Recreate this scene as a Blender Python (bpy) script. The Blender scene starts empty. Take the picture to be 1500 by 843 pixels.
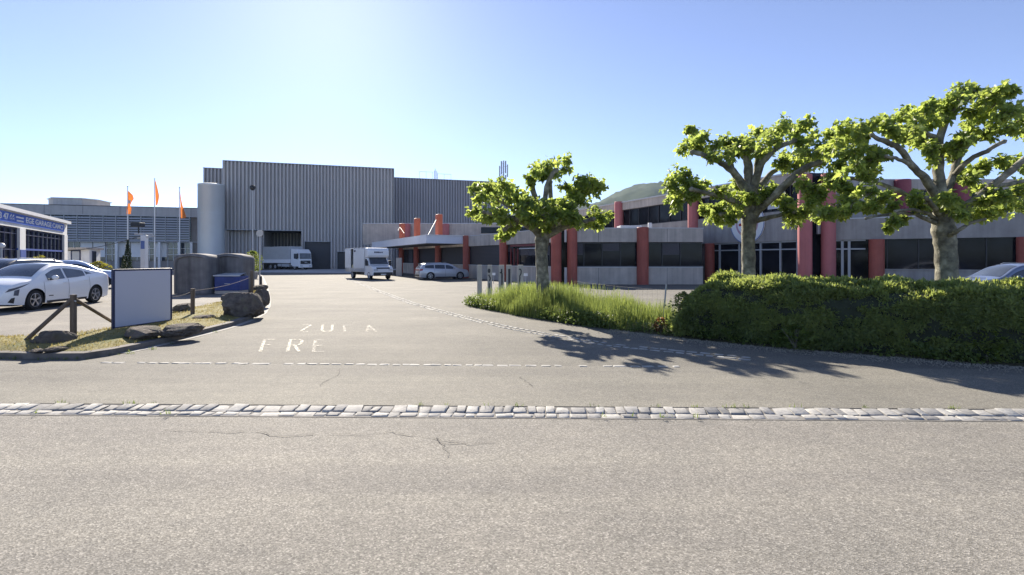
import bpy, bmesh, math, random
from mathutils import Vector, Matrix, noise
import numpy as np

# ------------------------------------------------------------------ camera, world, sun, exposure
S = bpy.context.scene
COL = S.collection
R = math.radians
F, CX, HY, CH = 750.0, 750.0, 379.0, 1.75        # focal (px), image centre, horizon row, camera height
cam = bpy.data.cameras.new("camera")
cam.sensor_width = 36.0
cam.lens = 18.0
cam.shift_y = -(421.5 - HY) / 1500.0
cam.clip_start = 0.05
cam.clip_end = 20000
cam_ob = bpy.data.objects.new("camera", cam)
COL.objects.link(cam_ob)
cam_ob.location = (0, 0, CH)
cam_ob.rotation_euler = (R(90), 0, 0)
S.camera = cam_ob

SUN_AZ, SUN_EL = -20.0, 28.6                        # degrees left of the view axis, above the horizon
sun_dir = Vector((math.sin(R(SUN_AZ)) * math.cos(R(SUN_EL)), math.cos(R(SUN_AZ)) * math.cos(R(SUN_EL)), math.sin(R(SUN_EL))))
W = bpy.data.worlds.new("World")
S.world = W
W.use_nodes = True
nt = W.node_tree
nt.nodes.clear()
sky = nt.nodes.new("ShaderNodeTexSky")
sky.sky_type = 'NISHITA'
sky.sun_disc = False
sky.sun_elevation = R(SUN_EL)
sky.sun_rotation = R(SUN_AZ)
sky.altitude = 1800
sky.air_density = 0.82
sky.dust_density = 0.52
sky.ozone_density = 5.0
bg = nt.nodes.new("ShaderNodeBackground")
bg.inputs["Strength"].default_value = 0.085
wo = nt.nodes.new("ShaderNodeOutputWorld")
hsv = nt.nodes.new("ShaderNodeHueSaturation")
hsv.inputs["Saturation"].default_value = 0.84
hsv.inputs["Hue"].default_value = 0.508
nt.links.new(sky.outputs[0], hsv.inputs["Color"])
nt.links.new(hsv.outputs[0], bg.inputs[0])
nt.links.new(bg.outputs[0], wo.inputs[0])

sun = bpy.data.lights.new("sun", 'SUN')
sun.energy = 5.0
sun.angle = R(0.53)
sun.color = (1.0, 0.91, 0.78)
sun_ob = bpy.data.objects.new("sun", sun)
COL.objects.link(sun_ob)
sun_ob.rotation_euler = sun_dir.to_track_quat('Z', 'Y').to_euler()

S.view_settings.view_transform = 'Standard'
S.view_settings.look = 'None'
S.view_settings.exposure = 1.32
S.view_settings.gamma = 1.0
S.view_settings.use_curve_mapping = False
S.render.engine = 'CYCLES'
S.cycles.max_bounces = 6
S.cycles.diffuse_bounces = 3
S.cycles.glossy_bounces = 3
S.cycles.transmission_bounces = 4
S.cycles.transparent_max_bounces = 8
S.cycles.caustics_reflective = False
S.cycles.caustics_refractive = False
S.cycles.use_denoising = True

# ------------------------------------------------------------------ helpers
def gz(y):                                   # the yard falls very gently away from the street
    return -0.15 * min(1.0, max(0.0, (y - 20) / 25.0))
def P(px, py, Y):
    return Vector(((px - CX) / F * Y, Y, CH - (py - HY) / F * Y))
def G(px, py, z=None):
    if z is not None:
        Y = F * (CH - z) / (py - HY)
    else:
        Y = F * CH / (py - HY)
        for _ in range(12):
            Y = F * (CH - gz(Y)) / (py - HY)
    return ((px - CX) / F * Y, Y)
def lerp(a, b, t): return a + (b - a) * t
def interp(tab, x):
    if x <= tab[0][0]: return tab[0][1]
    for (x0, y0), (x1, y1) in zip(tab, tab[1:]):
        if x <= x1: return lerp(y0, y1, (x - x0) / (x1 - x0))
    return tab[-1][1]
def sinterp(tab, x):                         # smooth (Catmull-Rom-like) interpolation
    xs = [t[0] for t in tab]; ys = [t[1] for t in tab]; n = len(xs)
    if x <= xs[0]: return ys[0]
    if x >= xs[-1]: return ys[-1]
    i = max(k for k in range(n - 1) if xs[k] <= x)
    d = [(ys[k + 1] - ys[k]) / (xs[k + 1] - xs[k]) for k in range(n - 1)]
    m = [d[0]] + [0 if d[k - 1] * d[k] <= 0 else 2 * d[k - 1] * d[k] / (d[k - 1] + d[k]) for k in range(1, n - 1)] + [d[-1]]
    h = xs[i + 1] - xs[i]; t = (x - xs[i]) / h
    return ((2*t**3 - 3*t*t + 1) * ys[i] + (t**3 - 2*t*t + t) * h * m[i] + (-2*t**3 + 3*t*t) * ys[i+1] + (t**3 - t*t) * h * m[i+1])

class MB:
    def __init__(s): s.v = []; s.f = []; s.mi = []
    def add(s, vs, fs, m=0):
        b = len(s.v); s.v.extend(tuple(v) for v in vs)
        for f in fs: s.f.append(tuple(b + i for i in f)); s.mi.append(m)
        return s
    def box(s, x0, x1, y0, y1, z0, z1, m=0):
        vs = [(x0,y0,z0),(x1,y0,z0),(x1,y1,z0),(x0,y1,z0),(x0,y0,z1),(x1,y0,z1),(x1,y1,z1),(x0,y1,z1)]
        return s.add(vs, [(0,3,2,1),(4,5,6,7),(0,1,5,4),(1,2,6,5),(2,3,7,6),(3,0,4,7)], m)
    def fbox(s, L, u0, u1, v0, v1, z0, z1, m=0):       # box in a facade frame: u along, v outwards
        vs = [L(u, v, z) for z in (z0, z1) for (u, v) in ((u0,v0),(u1,v0),(u1,v1),(u0,v1))]
        return s.add(vs, [(0,3,2,1),(4,5,6,7),(0,1,5,4),(1,2,6,5),(2,3,7,6),(3,0,4,7)], m)
    def prism(s, poly, z0, z1, m=0):
        n = len(poly)
        a = sum(poly[i][0]*poly[(i+1)%n][1] - poly[(i+1)%n][0]*poly[i][1] for i in range(n))
        if a < 0: poly = poly[::-1]
        vs = [(x, y, z0) for x, y in poly] + [(x, y, z1) for x, y in poly]
        fs = [tuple(range(n))[::-1], tuple(range(n, 2*n))] + [(i, (i+1)%n, n+(i+1)%n, n+i) for i in range(n)]
        return s.add(vs, fs, m)
    def xprism(s, poly, y0, y1, m=0):                  # outline in (x,z) pushed along y
        n = len(poly)
        a = sum(poly[i][0]*poly[(i+1)%n][1] - poly[(i+1)%n][0]*poly[i][1] for i in range(n))
        if a < 0: poly = poly[::-1]
        vs = [(x, y0, z) for x, z in poly] + [(x, y1, z) for x, z in poly]
        fs = [tuple(range(n)), tuple(range(n, 2*n))[::-1]] + [(i, n+i, n+(i+1)%n, (i+1)%n) for i in range(n)]
        return s.add(vs, fs, m)
    def tube(s, pts, rads, n=8, m=0, cap=True):
        pts = [Vector(p) for p in pts]
        if not hasattr(rads, '__len__'): rads = [rads] * len(pts)
        b = len(s.v); ref = None
        for i, p in enumerate(pts):
            d = (pts[min(i+1, len(pts)-1)] - pts[max(i-1, 0)])
            d = d.normalized() if d.length > 1e-9 else Vector((0,0,1))
            if ref is None:
                ref = Vector((1,0,0)) if abs(d.x) < .8 else Vector((0,1,0))
            a = (ref - d * ref.dot(d)).normalized(); c = d.cross(a); ref = a
            for k in range(n):
                t = 2*math.pi*k/n
                s.v.append(tuple(p + (a*math.cos(t) + c*math.sin(t)) * rads[i]))
        for i in range(len(pts)-1):
            for k in range(n):
                k2 = (k+1) % n
                s.f.append((b+i*n+k, b+i*n+k2, b+(i+1)*n+k2, b+(i+1)*n+k)); s.mi.append(m)
        if cap:
            s.f.append(tuple(b+k for k in range(n))[::-1]); s.mi.append(m)
            e = b+(len(pts)-1)*n
            s.f.append(tuple(e+k for k in range(n))); s.mi.append(m)
        return s
    def cyl(s, x, y, r, z0, z1, n=24, m=0): return s.tube([(x,y,z0),(x,y,z1)], r, n, m)
    def lathe(s, prof, axis='y', c=(0,0,0), n=28, m=0):  # prof: (radius, along axis)
        b = len(s.v)
        for r, a in prof:
            for k in range(n):
                t = 2*math.pi*k/n
                p = {'y': (r*math.cos(t), a, r*math.sin(t)), 'x': (a, r*math.cos(t), r*math.sin(t)), 'z': (r*math.cos(t), r*math.sin(t), a)}[axis]
                s.v.append((p[0]+c[0], p[1]+c[1], p[2]+c[2]))
        for i in range(len(prof)-1):
            for k in range(n):
                k2 = (k+1) % n
                s.f.append((b+i*n+k, b+i*n+k2, b+(i+1)*n+k2, b+(i+1)*n+k)); s.mi.append(m)
        return s
    def grid(s, rows, m=0, flip=False):
        b = len(s.v); nr, nc = len(rows), len(rows[0])
        for r in rows: s.v.extend(tuple(p) for p in r)
        for i in range(nr-1):
            for j in range(nc-1):
                q = (b+i*nc+j, b+i*nc+j+1, b+(i+1)*nc+j+1, b+(i+1)*nc+j)
                s.f.append(q[::-1] if flip else q); s.mi.append(m)
        return s
    def build(s, name, mats, parent=None, smooth=None, bevel=0, loc=None, fixn=False):
        me = bpy.data.meshes.new(name)
        me.from_pydata(s.v, [], s.f)
        if not isinstance(mats, (list, tuple)): mats = [mats]
        for m in mats: me.materials.append(m)
        if len(mats) > 1: me.polygons.foreach_set("material_index", s.mi)
        if fixn:
            bm = bmesh.new(); bm.from_mesh(me); bmesh.ops.recalc_face_normals(bm, faces=bm.faces); bm.to_mesh(me); bm.free()
        if smooth is not None:
            me.polygons.foreach_set("use_smooth", [True]*len(me.polygons))
            if smooth < 180: me.set_sharp_from_angle(angle=R(smooth))
        me.update()
        o = bpy.data.objects.new(name, me)
        COL.objects.link(o)
        if parent: o.parent = parent
        if loc: o.location = loc
        if bevel:
            md = o.modifiers.new("bevel", 'BEVEL'); md.width = bevel; md.segments = 2; md.limit_method = 'ANGLE'; md.angle_limit = R(40)
        return o

def tag(o, label=None, cat=None, group=None, kind=None):
    if label: o['label'] = label
    if cat: o['category'] = cat
    if group: o['group'] = group
    if kind: o['kind'] = kind
    return o
def thing(name, label, cat, loc=(0,0,0), rz=0, group=None):
    o = bpy.data.objects.new(name, None); COL.objects.link(o)
    o.empty_display_size = .3
    o.location = loc; o.rotation_euler = (0,0,rz)
    return tag(o, label, cat, group)
def dup(root, loc, rz, label):
    def cp(o, par):
        c = o.copy(); COL.objects.link(c)
        if par: c.parent = par
        for ch in list(o.children): cp(ch, c)
        return c
    r = cp(root, None); r.location = loc; r.rotation_euler = (0,0,rz); r['label'] = label
    return r
def text_mesh(name, body, size, mat, parent, mw, extrude=.004, bold=0.0, width=None):
    cu = bpy.data.curves.new(name, 'FONT'); cu.body = body; cu.size = size; cu.extrude = extrude; cu.offset = bold
    cu.align_x = 'CENTER'; cu.align_y = 'CENTER'
    to = bpy.data.objects.new(name, cu); COL.objects.link(to)
    bpy.context.view_layer.update()
    me = bpy.data.meshes.new_from_object(to.evaluated_get(bpy.context.evaluated_depsgraph_get()))
    bpy.data.objects.remove(to); bpy.data.curves.remove(cu)
    if width:
        xs = [v.co.x for v in me.vertices]; w = max(xs) - min(xs)
        for v in me.vertices: v.co.x *= width / w
    me.name = name; me.materials.clear(); me.materials.append(mat)
    o = bpy.data.objects.new(name, me); COL.objects.link(o)
    o.matrix_local = mw
    if parent: o.parent = parent
    return o
def frame(p0, p1):                            # facade frame: u from p0 to p1, v outwards to the right of that direction
    d = Vector((p1[0]-p0[0], p1[1]-p0[1], 0)); ln = d.length; d.normalize()
    n = Vector((d.y, -d.x, 0))
    return (lambda u, v, z: Vector((p0[0], p0[1], 0)) + d*u + n*v + Vector((0,0,z))), ln, d, n
def fmat(L, d, n, u, v, z):                   # matrix for flat lettering on a facade
    m = Matrix((( d.x, 0, n.x, 0), (d.y, 0, n.y, 0), (0, 1, 0, 0), (0,0,0,1)))
    m.translation = L(u, v, z); return m

# ------------------------------------------------------------------ materials
def newmat(name):
    m = bpy.data.materials.new(name); m.use_nodes = True
    n = m.node_tree.nodes; b = n["Principled BSDF"]
    return m, m.node_tree, n, m.node_tree.links, b
def tex_noise(nt, scale, detail=4, rough=.55, coord='Object', stretch=None):
    tc = nt.nodes.new("ShaderNodeTexCoord"); no = nt.nodes.new("ShaderNodeTexNoise")
    no.inputs["Scale"].default_value = scale; no.inputs["Detail"].default_value = detail; no.inputs["Roughness"].default_value = rough
    src = tc.outputs[coord]
    if stretch:
        mp = nt.nodes.new("ShaderNodeMapping"); mp.inputs["Scale"].default_value = stretch
        nt.links.new(src, mp.inputs[0]); src = mp.outputs[0]
    nt.links.new(src, no.inputs["Vector"])
    return no
def ramp(nt, src, stops):
    r = nt.nodes.new("ShaderNodeValToRGB")
    while len(r.color_ramp.elements) < len(stops): r.color_ramp.elements.new(.5)
    for e, (p, c) in zip(r.color_ramp.elements, stops):
        e.position = p; e.color = (*c, 1) if len(c) == 3 else c
    nt.links.new(src, r.inputs[0]); return r
def mix(nt, a, b, fac, mode='MIX'):
    m = nt.nodes.new("ShaderNodeMix"); m.data_type = 'RGBA'; m.blend_type = mode
    for sock, v in ((m.inputs[6], a), (m.inputs[7], b)):
        if isinstance(v, tuple): sock.default_value = (*v, 1)
        else: nt.links.new(v, sock)
    if isinstance(fac, (int, float)): m.inputs[0].default_value = fac
    else: nt.links.new(fac, m.inputs[0])
    return m.outputs[2]
def bump(nt, b, h, strength, dist):
    bp = nt.nodes.new("ShaderNodeBump"); bp.inputs["Strength"].default_value = strength; bp.inputs["Distance"].default_value = dist
    nt.links.new(h, bp.inputs["Height"]); nt.links.new(bp.outputs[0], b.inputs["Normal"]); return bp
def scl(c, k): return tuple(min(1, x*k) for x in c)
def mat(name, col, rough=.6, var=.12, scale=3., bmp=0., bscale=None, metal=0., spec=.5, coat=0., stretch=None):
    m, t, n, l, b = newmat(name)
    b.inputs["Roughness"].default_value = rough; b.inputs["Metallic"].default_value = metal
    b.inputs["Specular IOR Level"].default_value = spec
    if coat: b.inputs["Coat Weight"].default_value = coat; b.inputs["Coat Roughness"].default_value = .05
    no = tex_noise(t, scale, 5, .6, stretch=stretch)
    r = ramp(t, no.outputs[0], [(.3, scl(col, 1-var)), (.7, scl(col, 1+var))])
    l.new(r.outputs[0], b.inputs["Base Color"])
    if bmp:
        nb = tex_noise(t, bscale or scale*6, 4)
        bump(t, b, nb.outputs[0], .6, bmp)
    return m

def asphalt(name, col, speck=1.0, patch=.12):
    m, t, n, l, b = newmat(name)
    b.inputs["Roughness"].default_value = .9; b.inputs["Specular IOR Level"].default_value = .25
    tc = n.new("ShaderNodeTexCoord")
    vo = n.new("ShaderNodeTexVoronoi"); vo.inputs["Scale"].default_value = 100; l.new(tc.outputs["Object"], vo.inputs["Vector"])
    sp = n.new("ShaderNodeSeparateColor"); l.new(vo.outputs["Color"], sp.inputs[0])
    st = ramp(t, sp.outputs[0], [(0, scl(col, 1-.5*speck)), (.3, scl(col, 1-.2*speck)), (.65, scl(col, 1.02)), (.9, scl(col, 1+.35*speck)), (1, scl(col, 1+.85*speck))])
    big = tex_noise(t, .55, 6, .6); bigr = ramp(t, big.outputs[0], [(.3, (1-patch,)*3), (.7, (1+patch, 1+patch*.9, 1+patch*.75))])
    mid = tex_noise(t, 6, 5, .65); midr = ramp(t, mid.outputs[0], [(.3, (.9,.9,.9)), (.7, (1.08,1.07,1.05))])
    lane = tex_noise(t, .7, 5, .65, stretch=(.10, 1.5, 1)); laner = ramp(t, lane.outputs[0], [(.36, (.87,.87,.88)), (.64, (1.07,1.07,1.05))])
    stn = tex_noise(t, 2.3, 7, .7); stnr = ramp(t, stn.outputs[0], [(.27, (.72,.71,.70)), (.36, (1,1,1))])
    c = mix(t, st.outputs[0], bigr.outputs[0], 1.0, 'MULTIPLY')
    c = mix(t, c, midr.outputs[0], 1.0, 'MULTIPLY')
    c = mix(t, c, laner.outputs[0], 1.0, 'MULTIPLY'); c = mix(t, c, stnr.outputs[0], 1.0, 'MULTIPLY')
    l.new(c, b.inputs["Base Color"])
    bump(t, b, vo.outputs["Distance"], .35, .006)
    return m
def glass(name, col=(.018,.021,.028), rough=.04, spec=.6):
    m, t, n, l, b = newmat(name)
    b.inputs["Roughness"].default_value = rough; b.inputs["Specular IOR Level"].default_value = spec
    no = tex_noise(t, .8, 3); r = ramp(t, no.outputs[0], [(.35, scl(col, .7)), (.65, scl(col, 1.5))])
    l.new(r.outputs[0], b.inputs["Base Color"])
    nb = tex_noise(t, .35, 2); bump(t, b, nb.outputs[0], .08, .05)
    return m
def leafmat(name, c_dark, c_light, trans, tfac=.5, rough=.45, scale=2.5):
    m, t, n, l, b = newmat(name)
    n.remove(b); out = n["Material Output"]
    no = tex_noise(t, scale, 3)
    r = ramp(t, no.outputs[0], [(.3, c_dark), (.7, c_light)])
    geo = n.new("ShaderNodeNewGeometry")
    rnd = ramp(t, geo.outputs["Random Per Island"], [(0, (.7,.75,.7)), (.5, (1,1,1)), (1, (1.3,1.22,1.0))])
    c = mix(t, r.outputs[0], rnd.outputs[0], 1, 'MULTIPLY')
    p = n.new("ShaderNodeBsdfPrincipled"); p.inputs["Roughness"].default_value = rough; p.inputs["Specular IOR Level"].default_value = .4
    l.new(c, p.inputs["Base Color"])
    tr = n.new("ShaderNodeBsdfTranslucent"); ct = mix(t, (trans), rnd.outputs[0], 1, 'MULTIPLY'); l.new(ct, tr.inputs[0])
    ms = n.new("ShaderNodeMixShader"); ms.inputs[0].default_value = tfac
    l.new(p.outputs[0], ms.inputs[1]); l.new(tr.outputs[0], ms.inputs[2]); l.new(ms.outputs[0], out.inputs[0])
    return m
def worn_paint(name, col, keep=.5, scale=14):
    m, t, n, l, b = newmat(name)
    b.inputs["Roughness"].default_value = .75
    b.inputs["Base Color"].default_value = (*col, 1)
    no = tex_noise(t, scale, 8, .75)
    r = ramp(t, no.outputs[0], [(1-keep-.07, (0,0,0)), (1-keep+.07, (1,1,1))])
    l.new(r.outputs[0], b.inputs["Alpha"])
    return m
def rockmat(name, col):
    m, t, n, l, b = newmat(name)
    b.inputs["Roughness"].default_value = .92; b.inputs["Specular IOR Level"].default_value = .25
    a = tex_noise(t, 4, 10, .75); r = ramp(t, a.outputs[0], [(.3, scl(col, .35)), (.47, col), (.6, scl(col, 1.5)), (.75, scl(col, 2.4))])
    li = tex_noise(t, 3.2, 8, .7); lr = ramp(t, li.outputs[0], [(.54, (0,0,0)), (.60, (1,1,1))])
    c = mix(t, r.outputs[0], (.20,.185,.13), lr.outputs[0])
    ru = tex_noise(t, 2.0, 4, .6); rr = ramp(t, ru.outputs[0], [(.55, (0,0,0)), (.7, (.6,.6,.6))])
    c = mix(t, c, (.11,.065,.035), rr.outputs[0])
    l.new(c, b.inputs["Base Color"])
    bump(t, b, tex_noise(t, 7, 12, .8).outputs[0], 1.0, .11)
    return m
def streaky(name, col, var=.15, rough=.85, streak=.18):
    m, t, n, l, b = newmat(name)
    b.inputs["Roughness"].default_value = rough; b.inputs["Specular IOR Level"].default_value = .3
    a = tex_noise(t, 1.2, 7, .65); r = ramp(t, a.outputs[0], [(.3, scl(col, 1-var)), (.7, scl(col, 1+var))])
    s_ = tex_noise(t, 2.5, 4, .6, stretch=(1, 1, .06)); sr = ramp(t, s_.outputs[0], [(.35, (1-streak,)*3), (.65, (1+streak*.5,)*3)])
    c = mix(t, r.outputs[0], sr.outputs[0], 1, 'MULTIPLY'); l.new(c, b.inputs["Base Color"])
    bump(t, b, tex_noise(t, 40, 4, .6).outputs[0], .3, .004)
    return m

M = {}
M['road'] = asphalt('road_asphalt', (.246,.234,.210), .85)
M['pave'] = asphalt('pavement_asphalt', (.198,.190,.167), .7)
M['yard'] = asphalt('yard_asphalt', (.170,.163,.144), .7, .16)
M['lot'] = asphalt('lot_asphalt', (.21,.198,.18), .5, .15)
M['painted_sunlit_strip'] = mat('sunlit_tone_paint', (.5,.49,.47), .9, .12, .5)
M['crack'] = mat('crack_bitumen', (.085,.08,.074), .9)
M['corr'] = mat('ribbed_steel_cladding', (.50,.475,.455), .5, .05, .25, spec=.4)
M['corr2'] = mat('ribbed_steel_cladding_blue', (.39,.38,.40), .5, .05, .25, spec=.4)
M['flash'] = mat('steel_flashing', (.36,.38,.41), .45, .06, 1)
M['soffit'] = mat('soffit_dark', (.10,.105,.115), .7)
M['roller'] = mat('roller_door', (.04,.042,.05), .5, .08, 1)
M['silo'] = mat('silo_metal', (.62,.65,.66), .45, .05, .4, metal=.45, spec=.5)
M['conc'] = streaky('facade_concrete', (.50,.445,.39))
M['conc2'] = streaky('facade_panel_grey', (.36,.335,.315))
M['coping'] = mat('coping_metal', (.55,.56,.58), .4, .06)
M['canopy'] = mat('canopy_fascia', (.76,.76,.80), .5, .06, .6)
M['dark'] = mat('dark_trim', (.03,.03,.034), .5)
M['red'] = streaky('red_column_paint', (.40,.112,.082), .14, .6, .14)
M['pink'] = streaky('flare_paled_red_paint', (.46,.155,.155), .10, .65, .12)  # column red paled to pink: lens flare put into the colour
M['pylon'] = streaky('orange_red_pylon_paint', (.46,.12,.065), .12, .6, .12)
M['glass'] = glass('window_glass', (.012,.013,.018), .06, .12)
M['blind'] = mat('closed_blind', (.075,.068,.08), .6, .1, .6)
M['mull'] = mat('mullion_aluminium', (.42,.44,.46), .4, .05)
M['white'] = mat('white_paint', (.78,.78,.77), .5, .04, 1.2)
M['whitewall'] = streaky('white_render_wall', (.72,.72,.71), .06, .8, .06)
M['navy'] = mat('navy_frame', (.014,.022,.075), .45, .12)
M['offconc'] = streaky('office_fascia_panel', (.46,.45,.44), .08, .8, .08)
M['signface'] = mat('blank_sign_face', (.54,.545,.63), .6, .02, .5)
M['blue'] = mat('blue_paint', (.035,.085,.36), .5, .1)
M['signblue'] = mat('sign_blue', (.05,.13,.52), .45, .06, .8)
M['orange'] = mat('flag_orange', (.75,.24,.05), .8, .1, 2)
M['pole'] = mat('galvanised_pole', (.45,.46,.47), .4, .08, 3)
M['wood'] = mat('weathered_wood', (.13,.10,.075), .9, .35, 8, .01, 30, stretch=(1,1,.15))
M['woodpale'] = mat('pale_weathered_post', (.44,.42,.37), .9, .2, 8, .006, 30, stretch=(1,1,.15))
M['rock'] = rockmat('boulder_stone', (.165,.14,.12))
M['block'] = streaky('weathered_grey_block', (.18,.172,.172), .3, .9, .35)
M['tyre'] = mat('tyre_rubber', (.018,.018,.019), .85)
M['rim'] = mat('alloy_rim', (.5,.5,.52), .3, .05, 4, metal=.7)
M['rimsteel'] = mat('steel_rim', (.45,.45,.45), .5, .1, 4)
M['paintw'] = mat('car_paint_white', (.84,.85,.86), .35, .015, .5, coat=.8)
M['paintk'] = mat('car_paint_dark', (.02,.022,.028), .3, .05, .5, coat=.8)
M['paints'] = mat('car_paint_silver', (.50,.52,.56), .33, .03, .5, metal=.35, coat=.7)
M['paintd'] = mat('car_paint_slate_blue', (.15,.19,.29), .3, .03, .5, metal=.2, coat=.7)
M['paintb'] = mat('car_paint_pale_blue', (.35,.44,.62), .33, .03, .5, metal=.2, coat=.7)
M['carglass'] = glass('car_glass', (.05,.06,.075), .03, .9)
M['plastic'] = mat('black_plastic', (.025,.025,.027), .55)
M['lamp'] = mat('lamp_lens', (.55,.57,.6), .15, .1, 6)
M['lampdark'] = mat('smoked_headlight_lens', (.10,.11,.14), .12, .2, 6)
M['taillamp'] = mat('tail_lamp_red', (.35,.02,.02), .25)
M['tarp'] = mat('grey_tarpaulin', (.46,.47,.47), .6, .08, 1.5, .01, 6)
M['kerb'] = mat('kerb_stone', (.15,.135,.12), .9, .3, 5, .01)
M['plate'] = mat('number_plate', (.7,.7,.68), .5)
# ------------------------------------------------------------------ ground, street, yard
random.seed(4)
def struct(o): o['kind'] = 'structure'; return o
def sheet(name, poly, zf, m, step=None):
    mb = MB(); mb.add([(x, y, zf(x, y)) for x, y in poly], [tuple(range(len(poly)))]); return struct(mb.build(name, m))

M['terrain'] = mat('terrain_soil', (.10,.11,.06), .95, .3, .05)
mb = MB()
xs = [-6000,-1500,-400,-150,-90,-60,-30,0,30,60,90,150,400,1500,6000]
ys = [-6000,-600,-100,-30,0,5,20,25,30,35,40,45,60,90,130,200,400,900,2500,6000]
mb.grid([[(x, y, gz(y) - .07) for x in xs] for y in ys])
struct(mb.build('terrain', M['terrain']))

def kerb_y(x): return 5.82 - .0205*x           # cobble kerb between street and pavement
def line_y(x): return 8.37 - .034*x            # row of small setts at the back of the pavement
XS = [-90 + i*6 for i in range(31)]
mb = MB(); mb.grid([[(x, -60, -.004) for x in XS], [(x, kerb_y(x)-.05, -.004) for x in XS]])
struct(mb.build('road', M['road']))
mb = MB(); mb.grid([[(x, kerb_y(x)+.05, 0) for x in XS], [(x, line_y(x), 0) for x in XS]])
struct(mb.build('pavement', M['pave']))
mb = MB(); ysd = [9,12,16,20,25,30,35,40,45,60,80,100,130]
mb.grid([[(x, line_y(x), 0) for x in XS]] + [[(x, max(y, line_y(x)+.1), gz(y)) for x in XS] for y in [12,16,20,25,30,35,40,45,60,80,100,130]])
struct(mb.build('driveway', M['yard']))

# two courses of cobbles: the back course leans up to the pavement
M['cobble'] = None
m, t, n, l, b = newmat('granite_setts')
b.inputs["Roughness"].default_value = .85
geo = n.new("ShaderNodeNewGeometry")
rr = ramp(t, geo.outputs["Random Per Island"], [(0, (.25,.245,.235)), (.5, (.36,.35,.33)), (1, (.46,.45,.42))])
nn = tex_noise(t, 18, 6, .65); nr = ramp(t, nn.outputs[0], [(.3, (.72,.72,.73)), (.65, (1.12,1.11,1.08))])
c = mix(t, rr.outputs[0], nr.outputs[0], 1, 'MULTIPLY'); l.new(c, b.inputs["Base Color"]); bump(t, b, nn.outputs[0], .5, .012)
M['cobble'] = m
M['sett'] = mat('worn_sett_stone', (.36,.35,.32), .85, .25, 6)
def sett(mb, cx, cy, w, d, z0, z1a, z1b, rz, skew=0):
    # a rough-topped stone; front top edge z1a, back top edge z1b
    vs = []
    ca, sa = math.cos(rz), math.sin(rz)
    def pt(x, y, z):
        x2 = x + skew*y
        return (cx + x2*ca - y*sa, cy + x2*sa + y*ca, z)
    j = lambda k: random.uniform(-k, k)
    w2, d2 = w/2, d/2
    base = [(-w2,-d2),(w2,-d2),(w2,d2),(-w2,d2)]
    up = [(x*(.94)+j(.011), y*(.92)+j(.010)) for x, y in base]
    top = [(x*.76+j(.012), y*.72+j(.009)) for x, y in base]
    for x, y in base: vs.append(pt(x, y, z0))
    for x, y in up: vs.append(pt(x, y, lerp(z1a, z1b, (y+d2)/d) - .006 + j(.003)))
    for x, y in top: vs.append(pt(x, y, lerp(z1a, z1b, (y+d2)/d) + j(.004)))
    fs = [(8,9,10,11)]
    for a in (0, 4):
        for k in range(4): fs.append((a+k, a+(k+1)%4, a+4+(k+1)%4, a+4+k))
    mb.add(vs, fs)
mb = MB(); mj = MB()
mj.grid([[(x, kerb_y(x)-.21, .0) for x in XS], [(x, kerb_y(x)-.06, .004) for x in XS], [(x, kerb_y(x)+.15, .030) for x in XS], [(x, kerb_y(x)+.2, -.01) for x in XS]])
M['joint'] = mat('sett_joint_mortar', (.21,.198,.178), .95, .25, 12)
x = -24.0
while x < 24:
    w = random.uniform(.10,.22); xc = x + w/2
    sett(mb, xc, kerb_y(xc)-.13+random.uniform(-.007,.007), w*.95, .12, -.03, .006+random.uniform(-.006,.005), .016+random.uniform(-.008,.006), -.0205+random.gauss(0,.03), random.uniform(-.1,.12))
    x += w
x = -24.0
while x < 24:
    w = random.uniform(.09,.20); xc = x + w/2
    sett(mb, xc, kerb_y(xc)+.035+random.uniform(-.008,.008), w*.94, .185, -.03, .018+random.uniform(-.007,.006), .040+random.uniform(-.012,.01), -.0205+random.gauss(0,.03), random.uniform(-.12,.15))
    x += w
struct(mb.build('cobble_kerb', M['cobble'], smooth=62))
struct(mj.build('kerb_mortar', M['joint']))
# pavement is raised to meet the back course by a short asphalt ramp
mb = MB(); mb.grid([[(x, kerb_y(x)+.135, .033) for x in XS], [(x, kerb_y(x)+.5, .022) for x in XS], [(x, kerb_y(x)+1.2, .003) for x in XS]])
struct(mb.build('pavement_edge', M['pave']))

def course(name, pts, w, gap, dep, z=.012):
    mb = MB(); acc = []
    for (x0, y0), (x1, y1) in zip(pts, pts[1:]):
        n_ = max(1, int(math.hypot(x1-x0, y1-y0)/.05))
        acc += [(lerp(x0,x1,i/n_), lerp(y0,y1,i/n_)) for i in range(n_)]
    d = 0; last = acc[0]; nxt = 0
    for a, c in zip(acc, acc[1:]):
        d += math.hypot(c[0]-a[0], c[1]-a[1])
        if d >= nxt:
            ww = w*random.uniform(.7,1.25)
            if random.random() > .06:
                sett(mb, a[0]+random.uniform(-.006,.006), a[1]+random.uniform(-.01,.01), ww, dep*random.uniform(.85,1.1), gz(a[1])-.03, gz(a[1])+z, gz(a[1])+z, math.atan2(c[1]-a[1], c[0]-a[0]))
            nxt = d + ww + gap
    return struct(mb.build(name, M['sett']))
course('sett_row', [(x*.5, line_y(x*.5)) for x in range(-14, 7)], .17, .010, .095, .008)
curve_px = [(500,406),(520,414),(560,430),(600,445),(650,459),(700,472),(750,483),(800,492),(850,500.5),(900,508),(1000,518),(1120,530)]
cpts = []
for i in range(len(curve_px)-1):
    for k in range(6):
        tt = k/6; cpts.append(G(lerp(curve_px[i][0], curve_px[i+1][0], tt), lerp(curve_px[i][1], curve_px[i+1][1], tt)))
course('sett_edging', cpts, .17, .015, .085)
course('sett_edging', [(x+.16, y+.16) for x, y in cpts], .17, .015, .085)

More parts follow.
